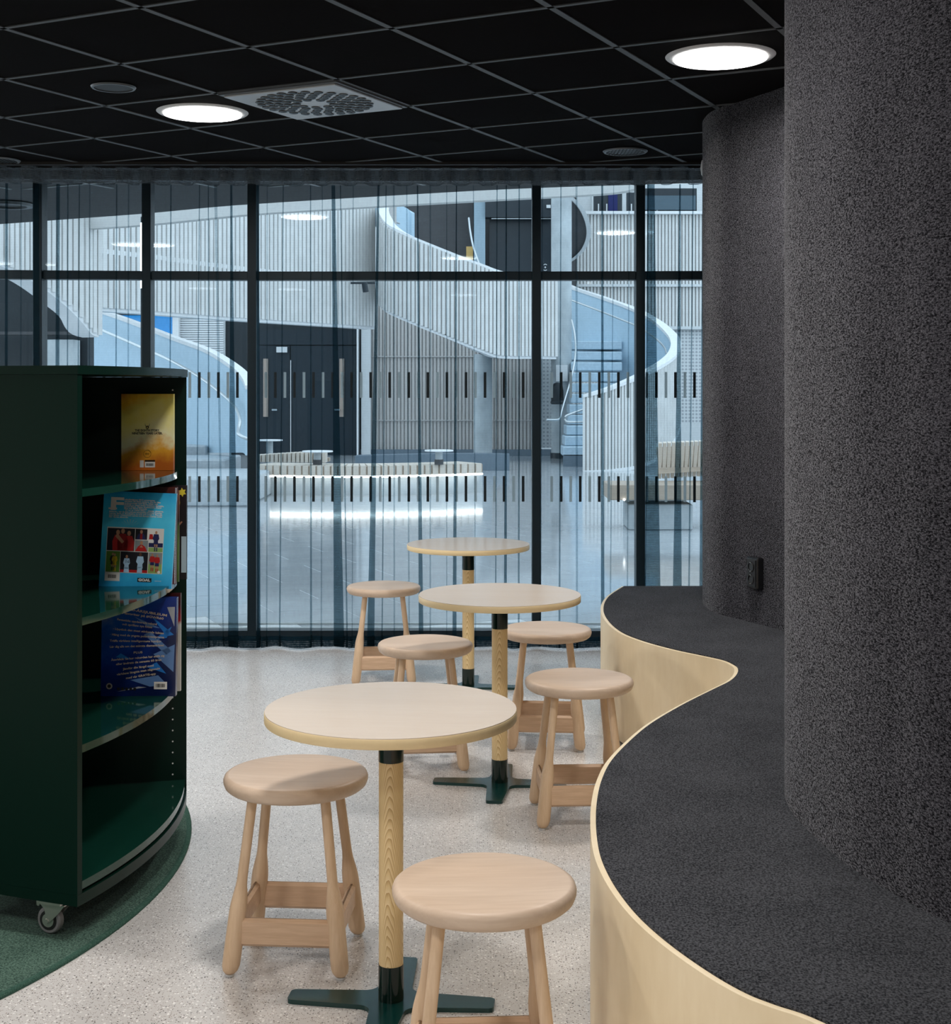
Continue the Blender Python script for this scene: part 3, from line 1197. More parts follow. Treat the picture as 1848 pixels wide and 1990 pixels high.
class Book:
    """local frame: x along width, z up, front face (towards the viewer) at y=0"""
    def __init__(s, base_l, w, h, th, rz, tilt, lean, name, label, cover, pages, spine_right=True, cat='book'):
        s.w, s.h, s.th = w, h, th
        s.e = empty(name, base_l, label=label, cat=cat)
        s.e.rotation_euler = (lean, tilt, rz)
        m = MB()
        m.box((w / 2, .0012, h / 2), (w, .0024, h))
        s.cov = m.build('back_cover', cover, s.e, local=True)
        m = MB()
        m.box((w / 2, th - .0012, h / 2), (w, .0024, h))
        m.build('front_cover', cover, s.e, local=True)
        m = MB()
        m.box(((w - .0012) if spine_right else .0012, th / 2, h / 2), (.0024, th - .0049, h))
        m.build('spine', cover, s.e, local=True)
        m = MB()
        m.box((w / 2 - (.003 if spine_right else -.003), th / 2, h / 2), (w - .010, th - .005, h - .008))
        m.build('pages', pages, s.e, local=True)

    def quad(s, name, pts, mat, lv=1, parent=None, th=.0003):
        m = MB()
        n = len(pts)
        y0, y1 = -.0002 * lv, -.0002 * lv - th * .5
        p = [Vector((x, y1, z)) for x, z in pts] + [Vector((x, y0, z)) for x, z in pts]
        area = sum(pts[i][0] * pts[(i + 1) % n][1] - pts[(i + 1) % n][0] * pts[i][1] for i in range(n))
        fs = [tuple(range(n)), tuple(reversed(range(n, 2 * n)))] + [((i + 1) % n, i, i + n, (i + 1) % n + n) for i in range(n)]
        if area < 0:
            fs = [tuple(reversed(q)) for q in fs]
        m.add(p, fs)
        return m.build(name, mat, parent or s.e, local=True)

    def rect(s, name, x, z, w, h, mat, lv=1, parent=None):
        return s.quad(name, [(x, z), (x + w, z), (x + w, z + h), (x, z + h)], mat, lv, parent)

    def text(s, txt, x, z, size, mat, rot=0, align='LEFT', width=None, lv=3, bold=0.0, name='text_line'):
        cu = bpy.data.curves.new('t', 'FONT')
        cu.body = txt
        cu.size = size
        cu.align_x = align
        cu.resolution_u = 2
        cu.offset = bold
        ob = bpy.data.objects.new('t', cu)
        COL.objects.link(ob)
        dg = bpy.context.evaluated_depsgraph_get()
        me = bpy.data.meshes.new_from_object(ob.evaluated_get(dg))
        bpy.data.objects.remove(ob)
        bpy.data.curves.remove(cu)
        xs = [v.co.x for v in me.vertices]
        k = 1.0
        if width and xs and max(xs) > min(xs):
            k = width / (max(xs) - min(xs))
        c, sn = math.cos(rot), math.sin(rot)
        for v in me.vertices:
            a, b = v.co.x * k, v.co.y
            v.co = (x + a * c - b * sn, -.0002 * lv - .0002, z + a * sn + b * c)
        me.materials.clear()
        me.materials.append(mat)
        o = bpy.data.objects.new(name, me)
        COL.objects.link(o)
        o.parent = s.e
        return o

    def barcode(s, x, z, w, h):
        lab = s.rect('barcode_label', x, z, w, h, ink('paper', (.72, .70, .66)), 2)
        rs = random.Random(int(w * 9000))
        m = MB()
        q = x + w * .14
        while q < x + w * .84:
            bw = w * rs.choice((.02, .03, .05))
            m.box((q + bw / 2, -.0010, z + h * .5), (bw, .0002, h * .48))
            q += bw + w * rs.choice((.02, .03, .04))
        m.build('barcode', ink('black', (.01, .01, .01)), lab, local=True, kind='stuff')
        return lab


paper = flat('book_pages', (.62, .58, .50), .8)
# --- yellow book on the top shelf
cov = gloss_gradient('golden_cloud_cover', [(.0, (.52, .13, .015)), (.20, (.80, .38, .03)), (.34, (1.0, .95, .58)), (.50, (1.0, .90, .32)), (.66, (.98, .84, .18)), (.82, (.92, .55, .04)), (1.0, (.50, .18, .02))], (0, .28, 0), .62, .28, 3.8, .03)  # printed gold clouds; bright lower band lifted to stand in for lamplight
p0 = U(238, 914, 4.60)
b1 = Book((p0.x, 4.585, SHZ[0] + .0005), .168, .249, .026, math.radians(2), 0, 0, 'hardcover_book', 'golden yellow hardcover book standing alone on the top shelf', cov, paper)
dk = ink('brownblack', (.02, .012, .006))
cxb = .084
b1.text('THE EIGHTH STORY.', cxb, .127, .0100, dk, 0, 'CENTER', .080, bold=.0003)
b1.text('NINETEEN YEARS LATER.', cxb, .1175, .0100, dk, 0, 'CENTER', .098, bold=.0003)
ring = [(cxb + .0052 * math.cos(t), .1405 + .0052 * math.sin(t)) for t in [2 * math.pi * i / 20 for i in range(20)]]
b1.quad('emblem_ring', ring, dk, 2)
b1.quad('emblem_ring', [(cxb + .0026 * math.cos(t), .1400 + .0026 * math.sin(t)) for t in [2 * math.pi * i / 16 for i in range(16)]], ink('gold', (.62, .52, .12)), 4)
for s in (-1, 1):
    b1.quad('emblem_wing', [(cxb + s * x, z) for x, z in ((.001, .1435), (.0048, .1450), (.0082, .1540), (.0066, .1455), (.0040, .1420))], dk, 3)
b1.text('WW', cxb, .0505, .0095, dk, 0, 'CENTER', .014)
m = MB()
m.tube([(cxb + .012 * math.cos(t), -.0008, .054 + .012 * math.sin(t)) for t in [2 * math.pi * i / 28 for i in range(28)]], .00045, 5, closed=True)
m.build('round_stamp', dk, b1.e, local=True)
b1.rect('small_label', .060, .010, .0125, .023, ink('paper', (.72, .70, .66)), 2)
b1.barcode(.076, .010, .033, .018)
b1.rect('label_bar', .076, .0285, .033, .0055, dk, 2)

# --- middle shelf: blue football annual with photo grid
cov = gloss_gradient('cyan_ray_cover', [(.0, (.02, .30, .62)), (.3, (.05, .52, .85)), (.55, (.08, .60, .88)), (.8, (.03, .42, .75)), (1.0, (.015, .20, .45))], (0, .1, 0), .5, .18, 2.6, .1)
p0 = U(193, 1139, 4.352)
b2 = Book((p0.x, 4.345, SHZ[1] + .0008), .222, .294, .016, math.radians(2.5), math.radians(2.6), math.radians(-3.0), 'annual_book', 'bright blue football annual with photo grid on the middle shelf', cov, paper)
wht = ink('white', (.70, .70, .68))
b2.text('F', .020, .238, .052, wht, 0, 'LEFT', .040, bold=.0022, name='initial_letter')
b2.rect('initial_serif', .0165, .238, .026, .0055, wht, 3)
lines = [('otbollsstjärnor 2013 presenterar', .064, .268, .094), ('världens 50 bästa spelare. Du får läsa', .064, .2625, .112), ('spelarporträtt med fakta, bilder och', .064, .257, .103), ('statistik av bland andra Cristiano Ronaldo,', .064, .2515, .122), ('Lionel Messi, Zlatan Ibrahimovic, David', .064, .246, .114), ('Silva och Mario Balotelli.', .064, .2405, .071),
         ('Vi ger er också allting - drama, vinnarna,', .068, .235, .118), ('bilderna - om de fem största europeiska ligorna: Premier', .019, .2295, .163), ('League, Serie A, Bundesliga, La Liga och Ligue 1. Plus allt', .019, .224, .163), ('som hände i Champions League och Europa League under', .019, .2185, .164), ('den gångna säsongen.', .019, .213, .060)]
for tx, x, z, wd in lines:
    b2.text(tx, x, z, .0062, wht, 0, 'LEFT', wd, bold=.00025)
frame = b2.rect('photo_frame', .0165, .044, .174, .140, wht, 1)


def photo(x, z, w, h, bg, items, ground=None):
    p = b2.rect('photo', x, z, w, h, ink(*bg), 2)
    if ground:
        gh, gm = ground
        b2.rect('pitch', x, z, w, gh, ink(*gm), 3, p)
    for it in items:
        kind = it[0]
        if kind == 'e':
            _, cx_, cz_, rx, rz_, mt = it
            b2.quad('figure_head', [(cx_ + rx * math.cos(t), cz_ + rz_ * math.sin(t)) for t in [2 * math.pi * i / 14 for i in range(14)]], ink(*mt), 6, p)
        else:
            pts, mt = it[1], it[2]
            b2.quad('figure', pts, ink(*mt), it[3] if len(it) > 3 else 5, p)
    return p


RED = ('red', (.42, .015, .015))
DKRED = ('dred', (.24, .01, .012))
SKIN = ('skin', (.42, .22, .13))
DSKIN = ('dskin', (.10, .05, .03))
NAVY = ('navy', (.015, .02, .09))
SKYB = ('skyb', (.38, .58, .78))
YEL = ('yel', (.62, .44, .02))
GRN = ('grn', (.09, .22, .03))
LGRN = ('lgrn', (.25, .40, .12))
NIGHT = ('night', (.012, .012, .018))
GREY = ('greyp', (.22, .26, .27))
WHT = ('white', (.70, .70, .68))


def player(cx_, z, hgt, shirt, shorts, skin, socks, lean=0):
    u = hgt
    it = [('q', [(cx_ - .05 * u, z + .16 * u), (cx_ - .015 * u, z + .16 * u), (cx_, z + .45 * u), (cx_ - .10 * u, z + .45 * u)], skin, 4),
          ('q', [(cx_ + .04 * u, z + .05 * u), (cx_ + .08 * u, z + .05 * u), (cx_ + .10 * u, z + .45 * u), (cx_, z + .45 * u)], skin, 4),
          ('q', [(cx_ - .06 * u, z), (cx_ - .01 * u, z), (cx_ - .005 * u, z + .20 * u), (cx_ - .06 * u, z + .20 * u)], socks, 5),
          ('q', [(cx_ + .03 * u, z), (cx_ + .09 * u, z), (cx_ + .085 * u, z + .19 * u), (cx_ + .035 * u, z + .19 * u)], socks, 5),
          ('q', [(cx_ - .11 * u, z + .33 * u), (cx_ + .12 * u, z + .33 * u), (cx_ + .10 * u, z + .52 * u), (cx_ - .09 * u, z + .52 * u)], shorts, 5),
          ('q', [(cx_ - .09 * u, z + .5 * u), (cx_ + .10 * u, z + .5 * u), (cx_ + .16 * u, z + .60 * u), (cx_ + .12 * u, z + .82 * u), (cx_ - .11 * u, z + .82 * u), (cx_ - .16 * u, z + .60 * u)], shirt, 6),
          ('e', cx_ + lean, z + .90 * u, .055 * u, .075 * u, skin)]
    return it


X0, Z0 = .018, .046
big = []
for cx_, cz_, s in ((.032, 0, 1), (.047, .004, 1.02), (.066, -.002, .98)):
    big += [('q', [(X0 + cx_ - .014, .112), (X0 + cx_ + .015, .112), (X0 + cx_ + .017, .140), (X0 + cx_ + .010, .160 + cz_), (X0 + cx_ - .009, .160 + cz_), (X0 + cx_ - .016, .140)], RED if s != 1.02 else DKRED), ('e', X0 + cx_, .168 + cz_, .0058, .0078, SKIN)]
big.append(('q', [(X0 + .024, .155), (X0 + .030, .166), (X0 + .052, .140), (X0 + .046, .134)], SKIN, 7))
photo(X0, .1115, .0835, .0690, NIGHT, big)
photo(X0 + .0855, .148, .036, .0325, NIGHT, [('q', [(X0 + .088, .149), (X0 + .118, .149), (X0 + .112, .164), (X0 + .106, .168), (X0 + .100, .168), (X0 + .094, .164)], NAVY), ('q', [(X0 + .100, .149), (X0 + .107, .149), (X0 + .107, .166), (X0 + .100, .166)], DKRED, 6), ('e', X0 + .1035, .172, .0042, .0058, SKIN)])
photo(X0 + .0855, .1115, .040, .0345, GREY, [('q', [(X0 + .087, .112), (X0 + .124, .112), (X0 + .117, .126), (X0 + .109, .132), (X0 + .102, .132), (X0 + .095, .126)], RED), ('e', X0 + .1055, .138, .0045, .0062, SKIN), ('q', [(X0 + .100, .124), (X0 + .111, .124), (X0 + .1055, .131)], SKIN, 7)])
photo(X0 + .1275, .1115, .0435, .0690, WHT, [('q', [(X0 + .1275, .126), (X0 + .171, .126), (X0 + .171, .139), (X0 + .1275, .139)], NAVY, 3), ('q', [(X0 + .1275, .150), (X0 + .141, .150), (X0 + .138, .166), (X0 + .129, .166)], RED, 3)] + player(X0 + .149, .114, .064, NAVY, NAVY, SKIN, NAVY), (.013, LGRN))
photo(X0, Z0, .042, .0635, GRN, player(X0 + .020, .050, .056, NIGHT, NIGHT, SKIN, NIGHT) + player(X0 + .026, .048, .056, YEL, YEL, SKIN, YEL))
photo(X0 + .0435, Z0, .084, .0635, NIGHT, [('q', [(X0 + .0435, Z0), (X0 + .1275, Z0), (X0 + .1275, Z0 + .008), (X0 + .0435, Z0 + .008)], RED, 3)] + player(X0 + .063, .035, .066, SKYB, SKYB, SKIN, SKYB)[4:] + [('q', [(X0 + .055, Z0), (X0 + .072, Z0), (X0 + .070, .062), (X0 + .057, .062)], SKYB)] + player(X0 + .104, .035, .075, SKYB, SKYB, DSKIN, SKYB)[4:] + [('q', [(X0 + .096, Z0), (X0 + .112, Z0), (X0 + .111, .064), (X0 + .097, .064)], SKYB)])
b2.text('16', X0 + .058, .075, .013, ink('navyt', (.02, .04, .10)), 0, 'LEFT', .011, lv=8)
photo(X0 + .1295, Z0, .0415, .0635, GREY, player(X0 + .141, .052, .056, RED, NAVY, SKIN, RED) + player(X0 + .156, .049, .057, RED, NAVY, SKIN, RED) + [('e', X0 + .163, .050, .0045, .0045, WHT)], (.028, LGRN))
b2.rect('white_panel', .0165, .018, .046, .030, wht, 1)
b2.barcode(.022, .021, .036, .022)
b2.rect('title_box', .117, .018, .043, .0125, ink('black', (.01, .01, .01)), 2)
b2.text('GOAL', .120, .0208, .0105, wht, 0, 'LEFT', .037, lv=4, bold=.0007)
b2.text('EGMONT', .170, .021, .0040, wht, 0, 'LEFT', .020)
for i in range(7):
    a = math.radians(30 + i * 20)
    c, s = math.cos(a), math.sin(a)
    b2.quad('light_ray', [(.085 + .006 * c, .187 + .003 * s), (.085 + .030 * c - .001 * s, .189 + .020 * s), (.085 + .030 * c + .0016 * s, .189 + .020 * s)], ink('ray', (.30, .55, .70)), 1)

# further books on the middle shelf
cov = gloss_gradient('dark_red_cover', [(.0, (.10, .01, .01)), (.5, (.05, .006, .006)), (1.0, (.16, .03, .01))], (0, 0, 0), .6, .3, 2, 0)
b = Book((FX(197, 4.40), 4.395, SHZ[1] + .0005), .232, .303, .013, math.radians(2), math.radians(.5), math.radians(-1.8), 'magazine_book', 'dark red softcover right behind the bright blue football annual', cov, ink('pagew', (.55, .5, .45)))
b.rect('spine_strip', .226, .002, .005, .299, ink('greysp', (.40, .40, .44)), 1)
sp_me = b.text('VÄRLDENS BÄSTA FOTBOLLSSPELARE', .2305, .02, .0055, ink('white', (.7, .7, .68)), math.pi / 2, 'LEFT', .24, lv=5)
cov = gloss_gradient('grass_cover', [(.0, (.06, .12, .02)), (.4, (.10, .2, .04)), (.6, (.02, .01, .01)), (1.0, (.25, .10, .05))], (0, 0, 0), .5, .4, 3.2, 0)
b = Book((FX(205, 4.44), 4.435, SHZ[1] + .0005), .2300, .288, .012, math.radians(2), 0, math.radians(-1.5), 'softcover_book', 'thin softcover with a grass green edge, third on the middle shelf', cov, paper)
blk = ink('darkcover', (.018, .014, .016))
b = Book((FX(232, 4.52), 4.50, SHZ[1] + .0005), .2187, .300, .014, math.radians(0), 0, math.radians(-1.2), 'star_book', 'dark book with a yellow star, rearmost on the middle shelf', blk, paper)
st = []
for i in range(12):
    r = .0150 if i % 2 == 0 else .0085
    a = math.pi / 2 + i * math.pi / 6 + .1
    st.append((.2045 + r * .9 * math.cos(a), .278 + r * math.sin(a)))
b.quad('yellow_star', st, ink('staryel', (.72, .60, .05)), 2)
b.rect('pale_block', .2025, .022, .016, .115, ink('paleblue', (.42, .54, .62)), 2)
b.quad('hand_print', [(.190, .175), (.203, .186), (.206, .183), (.197, .172)], ink('skin2', (.36, .17, .11)), 2)
b.quad('ball_print', [(.192 + .006 * math.cos(t), .245 + .012 * math.sin(t)) for t in [2 * math.pi * i / 14 for i in range(14)]], ink('gold2', (.42, .33, .05)), 2)

# --- bottom pair: deep blue record book
cov = gloss_gradient('royal_blue_foil', [(.0, (.004, .010, .06)), (.30, (.006, .03, .22)), (.48, (.01, .09, .42)), (.55, (.10, .17, .34)), (.66, (.008, .05, .30)), (1.0, (.004, .02, .14))], (0, .9, .0), .5, .16, 2.6, .20)
b3 = Book((FX(197, 4.354), 4.345, SHZ[2] + .0005), .229, .304, .030, math.radians(2), math.radians(.6), math.radians(-1.0), 'record_book', 'deep royal blue book with gold lettering on the third shelf', cov, paper)
gold = ink('goldtext', (.55, .46, .33), .3)
L3 = [('EN 60-ÅRSJUBILEUM', .060, .268, .0115, .140, -9), ('Dina favoriter på #GWR60', .040, .257, .0115, .150, -8), ('Fantastiska uppdaterade rekord', .047, .234, .0105, .122, -7), ('och sprillans nya foton', .063, .2195, .0105, .092, -6), ('· Upptäck den mest stinkande lukten', .035, .205, .0105, .156, -5), ('· Häng med de yngsta polaräventyrarna', .026, .1875, .0105, .166, -3), ('Träffa världens intelligentaste husdjur', .026, .168, .0105, .158, -.5), ('Lär dig allt om det största diamantrånet', .026, .149, .0105, .166, 2),
      ('PLUS', .099, .1315, .0105, .027, 3), ('Återblick: Se hur rekorden har ställt sig', .031, .1085, .0105, .164, 5), ('eller ändrats de senaste 60 åren', .046, .0955, .0105, .140, 6), ('Jämför din längd med', .068, .081, .0105, .095, 7), ('världens längsta man någonsin', .049, .064, .0105, .134, 8.5), ('med vår GRATIS-app', .077, .053, .0105, .092, 9)]
for tx, x, z, sz, wd, rt in L3:
    b3.text(tx, x, z, sz * .86, gold, math.radians(rt), 'LEFT', wd, bold=.0002)
shard = ink('shard', (.10, .20, .42), .12)
shard2 = ink('shard2', (.02, .16, .50), .12)
shard3 = ink('shard3', (.32, .34, .36), .15)
for pts, mt in (([(.20, .275), (.224, .276), (.223, .215)], shard3), ([(.130, .190), (.150, .200), (.215, .140), (.200, .128)], shard), ([(.160, .130), (.225, .160), (.222, .075)], shard), ([(.045, .120), (.095, .112), (.060, .132)], shard2), ([(.090, .050), (.175, .065), (.205, .035), (.150, .030)], shard), ([(.140, .090), (.170, .105), (.200, .070)], shard2), ([(.160, .175), (.215, .215), (.200, .180)], shard2), ([(.050, .014), (.115, .030), (.140, .028)], shard3), ([(.100, .245), (.180, .210), (.140, .215)], shard), ([(.150, .250), (.222, .190), (.200, .185)], shard2)):
    b3.quad('foil_shard', pts, mt, 1)
b3.quad('round_seal', [(.026 + .0095 * math.cos(t), .031 + .0095 * math.sin(t)) for t in [2 * math.pi * i / 24 for i in range(24)]], ink('silver', (.42, .40, .36)), 2)
b3.quad('round_seal', [(.026 + .0055 * math.cos(t), .031 + .0055 * math.sin(t)) for t in [2 * math.pi * i / 24 for i in range(24)]], ink('black', (.01, .01, .01)), 4)
for k in range(5):
    b3.rect('icon_tile', .050 + k * .0125, .0185, .0085, .0085, ink('black', (.01, .01, .01)), 2)
b3.barcode(.163, .022, .040, .023)
cov = gloss_gradient('red_white_cover', [(.0, (.55, .53, .48)), (.42, (.55, .53, .48)), (.46, (.30, .01, .01)), (.62, (.05, .005, .005)), (1.0, (.03, .005, .005))], (0, .3, 0), .1, .3, 3.3, 0)
b = Book((FX(207, 4.42), 4.41, SHZ[2] + .0005), .232, .306, .016, math.radians(2), 0, math.radians(-1.0), 'annual_book', 'red and white book behind the deep royal blue book', cov, paper)

# ------------------------------------------------------------------ atrium beyond the glass
ag = MB()
ag.prism([(-16, 8.26), (16, 8.26), (16, 60), (-16, 60)], -.25, -.0012)
af = ag.build('floor_atrium', M['grout'])
tag(af, 'pale polished stone floor of the hall beyond the glass', kind='structure')
tm = MB()
tm.box((0, 0, -.006), (.894, .444, .012))
tme = None
n_t = 0
far = MB()
ta = math.radians(24)
ux, uy = Vector((math.cos(ta), math.sin(ta), 0)), Vector((-math.sin(ta), math.cos(ta), 0))
for i in range(-30, 60):
    for j in range(-30, 80):
        c = Vector((0, 14, 0)) + ux * (.9 * i + .45 * (j % 2)) + uy * (.45 * j)
        if c.y < 8.67 or c.y > 36 or abs(c.x) > 3 + c.y * .36 or c.x < -.42 * c.y - 1:
            continue
        if c.y < 14.5 and -.30 < c.x / c.y < .20:
            if tme is None:
                o = tm.build('stone_tile', M['stone'], af, local=True)
                tme = o.data
                o.location = c
                o.rotation_euler = (0, 0, ta)
            else:
                linked('stone_tile', tme, c, af, ta)
            n_t += 1
        else:
            far.box((c.x, c.y, -.006), (.894, .444, .012), ta)
far.build('far_stone_tiles', M['stone'], af, kind='stuff')
# trench strips along the glass foot, white colour standing in for metal shine
for i, (py, lb) in enumerate(((1213, 'outer'), (1222, 'inner'))):
    d = HC * FPX / (py - CY0)
    m = MB()
    m.box((-.7, d, .004), (5.6, .014, .012), bev=.003)
    tag(m.build('trim_%d' % (i + 3), M['plaster']), 'thin metal strip, shine painted white, in the floor behind the glass', kind='structure')

# dark soffit with curved downstand
SOF = [(-500, 11.9), (-250, 11.35), (0, 10.74), (135, 10.42), (278, 10.1), (416, 9.73), (505, 9.55), (713, 9.22), (980, 8.86), (1237, 8.66), (1500, 8.52), (1800, 8.45)]
sc_ = [(FX(px, d), d) for px, d in SOF]
sc_ = catmull(sc_, 5)
m = MB()
m.prism(sc_ + [(sc_[-1][0], 8.30), (-6, 8.30)], CEIL + .005, CEIL + .45)
soff = m.build('ceiling_soffit', flat('dark_soffit', (.010, .011, .013), .7), smooth=30)
tag(soff, 'dark gridded soffit outside the glass with a curved edge', kind='structure')
se = empty('upper_slab_edge', U(500, 400, 14), label='smooth white slab edge of the upper floor below the dark soffit line', kind='structure')
m = MB()
ctrl_ = [(-200, 420, 476, 17.0), (0, 405, 458, 15.9), (135, 396, 447, 15.4), (278, 385, 437, 14.9), (416, 372, 423, 14.4), (505, 363, 415, 14.1), (713, 350, 402, 13.7), (980, 335, 387, 13.1), (1150, 328, 378, 12.9), (1215, 326, 371, 12.8), (1245, 324, 362, 12.75)]
_c = catmull(ctrl_, 5)
m.slab([U(px, yt, d) for px, yt, yb, d in _c], [U(px, yb, d) for px, yt, yb, d in _c], .12)
m.build('band', flat('pale_slab_edge', (.56, .56, .55), .6), se, smooth=40)
for a in range(-14, 8):
    for fam in (0, 1):
        if fam == 0:
            p, q = GP(a, 0) + Vector((.1, 0, 0)), GP(a, 16) + Vector((.1, 0, 0))
        else:
            p, q = GP(-12, a + 12), GP(8, a + 12)
        d = (q - p).normalized()
        nrm = Vector((-d.y, d.x, 0)) * .009
        poly = [tuple((p + nrm).xy), tuple((p - nrm).xy), tuple((q - nrm).xy), tuple((q + nrm).xy)]
        poly = clip(poly, 0, -1, -8.32)
        # clip by the chord lines of the curved edge
        for k in range(0, len(sc_) - 1, 6):
            (xa, ya), (xb, yb) = sc_[k], sc_[min(k + 6, len(sc_) - 1)]
            nx, ny = -(yb - ya), xb - xa
            if len(poly) >= 3:
                poly = clip(poly, nx, ny, nx * xa + ny * ya)
        if len(poly) >= 3:
            m = MB()
            m.prism(poly, CEIL - .001, CEIL + .012)
            m.build('grid_bar', flat('soffit_bar', (.26, .28, .29), .5) if 'soffit_bar' not in bpy.data.materials else bpy.data.materials['soffit_bar'], soff)
# ring fitting in the soffit
rp = CP(14, 396)
m = MB()
m.revolve([(.13, -.001), (.13, -.02), (.165, -.02), (.17, -.001)], 40, Matrix.Translation((rp.x, rp.y, CEIL)), cap=False)
e = empty('recessed_ring_fitting', (rp.x, rp.y, CEIL), label='dark round fitting with pale ring in the outer soffit, far left', cat='ceiling light')
m.build('rim', M['spk_rim'], e, smooth=40)
m = MB()
m.revolve([(.13, -.0015), (.13, -.006), (.001, -.006)], 40, Matrix.Translation((rp.x, rp.y, CEIL)))
m.build('lens', M['black'], e)

# vertical LED tube
q0, q1 = U(276, 433, 12.0), U(276, 560, 12.0)
e = empty('vertical_tube_lamp', q1, label='bright vertical tube lamp standing in the hall beside a mullion', cat='lamp')
m = MB()
m.tube([q0, q1], .013, 12)
m.build('tube', M['tubelight'], e, smooth=40)
m = MB()
m.tube([q1, Vector((q1.x, q1.y, -.005))], .012, 8)
m.tube([q0, q0 + Vector((0, 0, .05))], .012, 8)
m.build('stem', M['frame'], e)


def ribbon(ctrl, n=8, order=('t', 'b')):
    """ctrl: (px, ytop, ybot, depth) -> polylines"""
    C_ = catmull(ctrl, n)
    return [U(px, yt, d) for px, yt, yb, d in C_], [U(px, yb, d) for px, yt, yb, d in C_]


def battens(A, B, pitch, wd, dp, side=1, z_in=(.0, .0)):
    m = MB()
    L = [0.0]
    for a, b in zip(A, A[1:]):
        L.append(L[-1] + (b.xy - a.xy).length)
    s = pitch / 2
    while s < L[-1]:
        for i in range(len(A) - 1):
            if L[i] <= s <= L[i + 1]:
                t = (s - L[i]) / max(1e-6, L[i + 1] - L[i])
                a, b = A[i].lerp(A[i + 1], t), B[i].lerp(B[i + 1], t)
                tg = (A[i + 1] - A[i])
                tg.z = 0
                tg.normalize()
                n_ = Vector((tg.y, -tg.x, 0)) * side
                z1, z0 = a.z - z_in[0], b.z + z_in[1]
                if z1 - z0 > .05:
                    c = (a + n_ * dp / 2)
                    m.box((c.x, c.y, (z0 + z1) / 2), (wd, dp, z1 - z0), math.atan2(tg.y, tg.x))
                break
        s += pitch
    return m


def clad(name, parent, ctrl, th, pitch, back='batten_gap', bat='batten', n=8, side=1, cap=True):
    A, B = ribbon(ctrl, n)
    m = MB()
    m.slab(A, B, th)
    b = m.build(name, M[back], parent, smooth=40)
    battens(A, B, pitch, pitch * .68, .035, side).build('batten_cladding', M[bat], b, kind='stuff')
    if cap:
        m = MB()
        m.slab([p + Vector((0, 0, .05)) for p in A], [p + Vector((0, 0, -.01)) for p in A], th)
        m.build('top_cap', M['plaster'], b, smooth=40)
        m = MB()
        m.slab([p + Vector((0, 0, .02)) for p in B], [p + Vector((0, 0, -.05)) for p in B], th)
        m.build('bottom_edge', M['plaster'], b, smooth=40)
    return b


# far walls
bw = empty('wall_far', (0, 36, 0), label='far wall of the hall with pale battens, dark doors and windows', kind='structure')


def fbox(px0, py0, px1, py1, d, th, mat, name, parent=bw):
    a, b = U(px0, py1, d), U(px1, py0, d)
    m = MB()
    m.box(((a.x + b.x) / 2, d + th / 2, (a.z + b.z) / 2), (b.x - a.x, th, b.z - a.z))
    return m.build(name, mat, parent)


fbox(-400, -200, 2200, 876, 37.0, .3, M['panel'], 'back_wall')
# lower centre batten wall
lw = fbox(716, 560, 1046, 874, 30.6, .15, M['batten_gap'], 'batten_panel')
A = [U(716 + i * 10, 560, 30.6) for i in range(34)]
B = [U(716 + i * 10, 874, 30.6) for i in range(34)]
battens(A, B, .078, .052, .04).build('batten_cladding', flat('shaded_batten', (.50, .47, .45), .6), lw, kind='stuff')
for yy in (693, 817):
    fbox(716, yy - 1, 1046, yy + .8, 30.52, .04, M['batten_gap'], 'joint_trim')
fbox(700, 874, 1135, 886, 30.4, .3, M['greyband'], 'skirting')
fbox(1026, 690, 1080, 870, 30.9, .1, M['perf'], 'perforated_panel')
# door recess
fbox(436, 600, 702, 885, 31.0, .2, M['darkroom'], 'door_recess')
fbox(702, 612, 720, 884, 30.3, .3, M['panel'], 'door_jamb')
fbox(693, 612, 696, 886, 30.2, .3, M['plaster'], 'door_edge')
d1 = empty('door_1', U(596, 886, 30.8), label='dark double door with narrow glass strips across the hall', kind='structure')
for i, (x0_, x1_) in enumerate(((502, 563), (565, 692))):
    lf = fbox(x0_, 672, x1_, 886, 30.75, .06, M['darkdoor'], 'door_leaf', d1)
    cx_ = (516, 664)[i]
    fbox(cx_ - 4.5, 697, cx_ + 4.5, 810, 30.70, .05, flat('beige_strip_%d' % i, (.38, .30, .25), .4), 'vision_strip', lf)
    fbox(cx_ + (12 if i == 0 else -14), 795, cx_ + (22 if i == 0 else -4), 798, 30.62, .10, M['steelrail'], 'handle', lf)
fbox(502, 640, 692, 670, 30.75, .06, M['darkdoor'], 'transom_panel', d1)
fbox(537, 674, 558, 685, 30.66, .03, M['panel'], 'sign_plate', d1)
fbox(564, 700, 565.5, 885, 30.7, .03, M['panel'], 'meeting_gap', d1)
# perforated panels and blue window on the left
fbox(345, 606, 437, 884, 30.9, .15, M['panel'], 'louvre_panel')
for k in range(26):
    yy = 612 + k * 4.4
    fbox(349, yy, 434, yy + 2.6, 30.86, .05, M['plaster'], 'louvre_slat')
fbox(335, 600, 347, 884, 30.7, .3, M['plaster'], 'window_jamb')
fbox(170, 585, 336, 612, 30.6, .3, M['darkdoor'], 'lintel')
wn = fbox(120, 612, 336, 760, 31.2, .1, M['bluewin'], 'blue_window')
